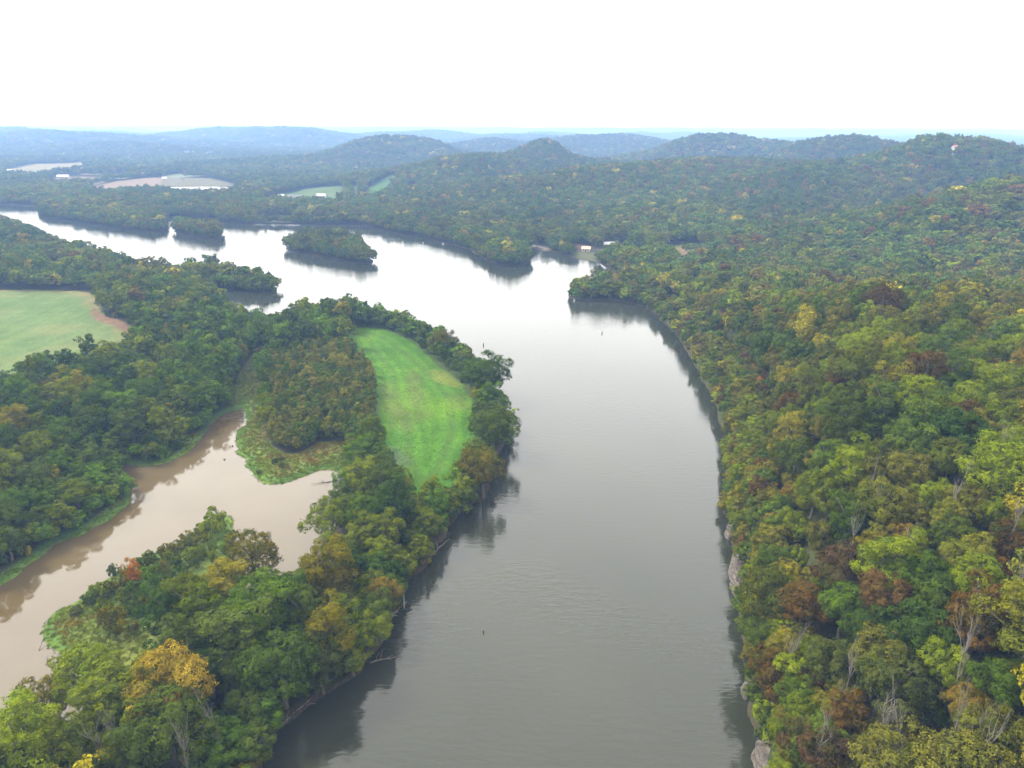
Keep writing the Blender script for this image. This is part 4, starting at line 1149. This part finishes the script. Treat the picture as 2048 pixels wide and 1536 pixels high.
stake(967, 1265, .8, .16, M_DARK, 'small dark post in open water in the lower river')
stake(967, 691, 1.6, .25, M_DARK, 'tiny dark post in the river right of the riverside tree row')
stake(1204, 667, 1.4, .25, M_DARK, 'tiny dark post in the river below the wooded spit on the right')
stake(846, 487, 1.6, .5, M_WHITE, 'small white marker buoy near the far bank', 'buoy', 'marker_buoy')
stake(465, 893, .5, .3, M_DARK, 'tiny dark stump in the narrow part of the creek', 'stump', 'creek_stump')
stake(449, 920, .5, .3, M_DARK, 'tiny dark stump in the creek near the marsh', 'stump', 'creek_stump')
# small moored white boat by the far bank
x, y = P(718, 446, 0); vs, fs = [], []
sec = [(-3.2, .95), (-1.5, 1.15), (0.5, 1.15), (2.2, .8), (3.4, .05)]
for (a, w_) in sec: vs += [(a, -w_, .95), (a, -w_ * .75, -.15), (a, w_ * .75, -.15), (a, w_, .95)]
for i in range(4):
    b_ = i * 4
    for j in range(3): fs.append((b_ + j, b_ + j + 1, b_ + j + 5, b_ + j + 4))
fs += [(3, 2, 1, 0), (16, 17, 18, 19)]
bt = link('moored_boat', mesh_py('hull', vs, fs, M_WHITE)); bt.location = (x, y, .2); bt.rotation_euler = (0, 0, 1.1); bt['label'] = 'small white boat moored against the far wooded bank'; bt['category'] = 'boat'
vs, fs = [], []; box(vs, fs, -1.2, 1.0, -.7, .7, .95, 2.3); link('cabin', mesh_py('cabin', vs, fs, M_WHITE), bt)
vs, fs = [], []; box(vs, fs, -3.15, 2.4, -.75, .75, .6, .7); link('deck', mesh_py('deck', vs, fs, M_TAN), bt)

# ------------------------------------------------------------------ air
HAZE = 2.15e-4
m, nt, n, l = new_mat('haze')
o = N(nt, 'ShaderNodeOutputMaterial'); pv = N(nt, 'ShaderNodeVolumePrincipled')
pv.inputs['Color'].default_value = (.27, .45, .85, 1); pv.inputs['Absorption Color'].default_value = (.36, .36, .36, 1); pv.inputs['Density'].default_value = HAZE; pv.inputs['Anisotropy'].default_value = 0
l.new(pv.outputs[0], o.inputs['Volume'])
vs, fs = [], []; box(vs, fs, -25000, 25000, -700, 27000, -5.0, 131.0)
link('haze', mesh_py('haze', vs, fs, m), kind='stuff', label='thin blue haze fading the far hills')

# ------------------------------------------------------------------ light
EL, AZ = 48, -70      # sun behind thin cloud, high on the left
w = bpy.data.worlds.new('World'); sc.world = w; w.use_nodes = True
nt = w.node_tree; nt.nodes.clear()
o = nt.nodes.new('ShaderNodeOutputWorld'); bg = nt.nodes.new('ShaderNodeBackground'); bg.inputs[1].default_value = .11
sk = nt.nodes.new('ShaderNodeTexSky'); sk.sky_type = 'NISHITA'; sk.sun_disc = False
sk.sun_elevation = R(EL); sk.sun_rotation = R(AZ); sk.air_density = 1.0; sk.dust_density = 4.0; sk.ozone_density = 1.0
hs = nt.nodes.new('ShaderNodeHueSaturation'); hs.inputs['Saturation'].default_value = .12
nt.links.new(sk.outputs[0], hs.inputs['Color'])
tcw = nt.nodes.new('ShaderNodeTexCoord'); sx = nt.nodes.new('ShaderNodeSeparateXYZ'); nt.links.new(tcw.outputs['Generated'], sx.inputs[0])
low = ramp(nt, sx.outputs['Z'], [(0.0, .6), (.3, .9), (.5, .9), (.8, .25), (1.0, 0.0)])     # added glow low ahead, brightens the sky mirrored in the water
fy = N(nt, 'ShaderNodeMapRange'); fy.inputs['From Min'].default_value = -.2; fy.inputs['From Max'].default_value = .7; nt.links.new(sx.outputs['Y'], fy.inputs[0])
gl = N(nt, 'ShaderNodeMath', operation='MULTIPLY'); nt.links.new(low, gl.inputs[0]); nt.links.new(fy.outputs[0], gl.inputs[1])
cloud = mixc(nt, gl.outputs[0], (6.75, 6.5, 6.1), (11.0, 10.8, 10.4))
veil = mixc(nt, .8, hs.outputs[0], cloud)      # a bright cloud layer over the sky
nt.links.new(veil, bg.inputs[0]); nt.links.new(bg.outputs[0], o.inputs[0])
sd = bpy.data.lights.new('sun', 'SUN'); sd.energy = 1.5; sd.angle = R(10); sd.color = (1, .95, .86)
so = bpy.data.objects.new('sun', sd); COL.objects.link(so)
a = R(AZ)
dirv = Vector((math.sin(a) * math.cos(R(EL)), math.cos(a) * math.cos(R(EL)), math.sin(R(EL))))
so.rotation_euler = dirv.to_track_quat('Z', 'Y').to_euler()

# ------------------------------------------------------------------ camera object
cd = bpy.data.cameras.new('camera'); cd.sensor_width = 36; cd.lens = 36 * F / 2048; cd.clip_start = .5; cd.clip_end = 80000
co = bpy.data.objects.new('camera', cd); COL.objects.link(co)
from mathutils import Matrix
mt = Matrix(((rt[0], up[0], -fwd[0], 0), (rt[1], up[1], -fwd[1], 0), (rt[2], up[2], -fwd[2], H), (0, 0, 0, 1)))
co.matrix_world = mt
sc.camera = co
sc.view_settings.view_transform = 'Standard'; sc.view_settings.look = 'None'; sc.view_settings.gamma = 1; sc.view_settings.exposure = 1.95
cy = sc.cycles
cy.use_denoising = True; cy.max_bounces = 6; cy.diffuse_bounces = 3; cy.glossy_bounces = 3; cy.transmission_bounces = 3; cy.volume_bounces = 1
cy.use_adaptive_sampling = True; cy.adaptive_threshold = .015
print('built', time.time() - T0)
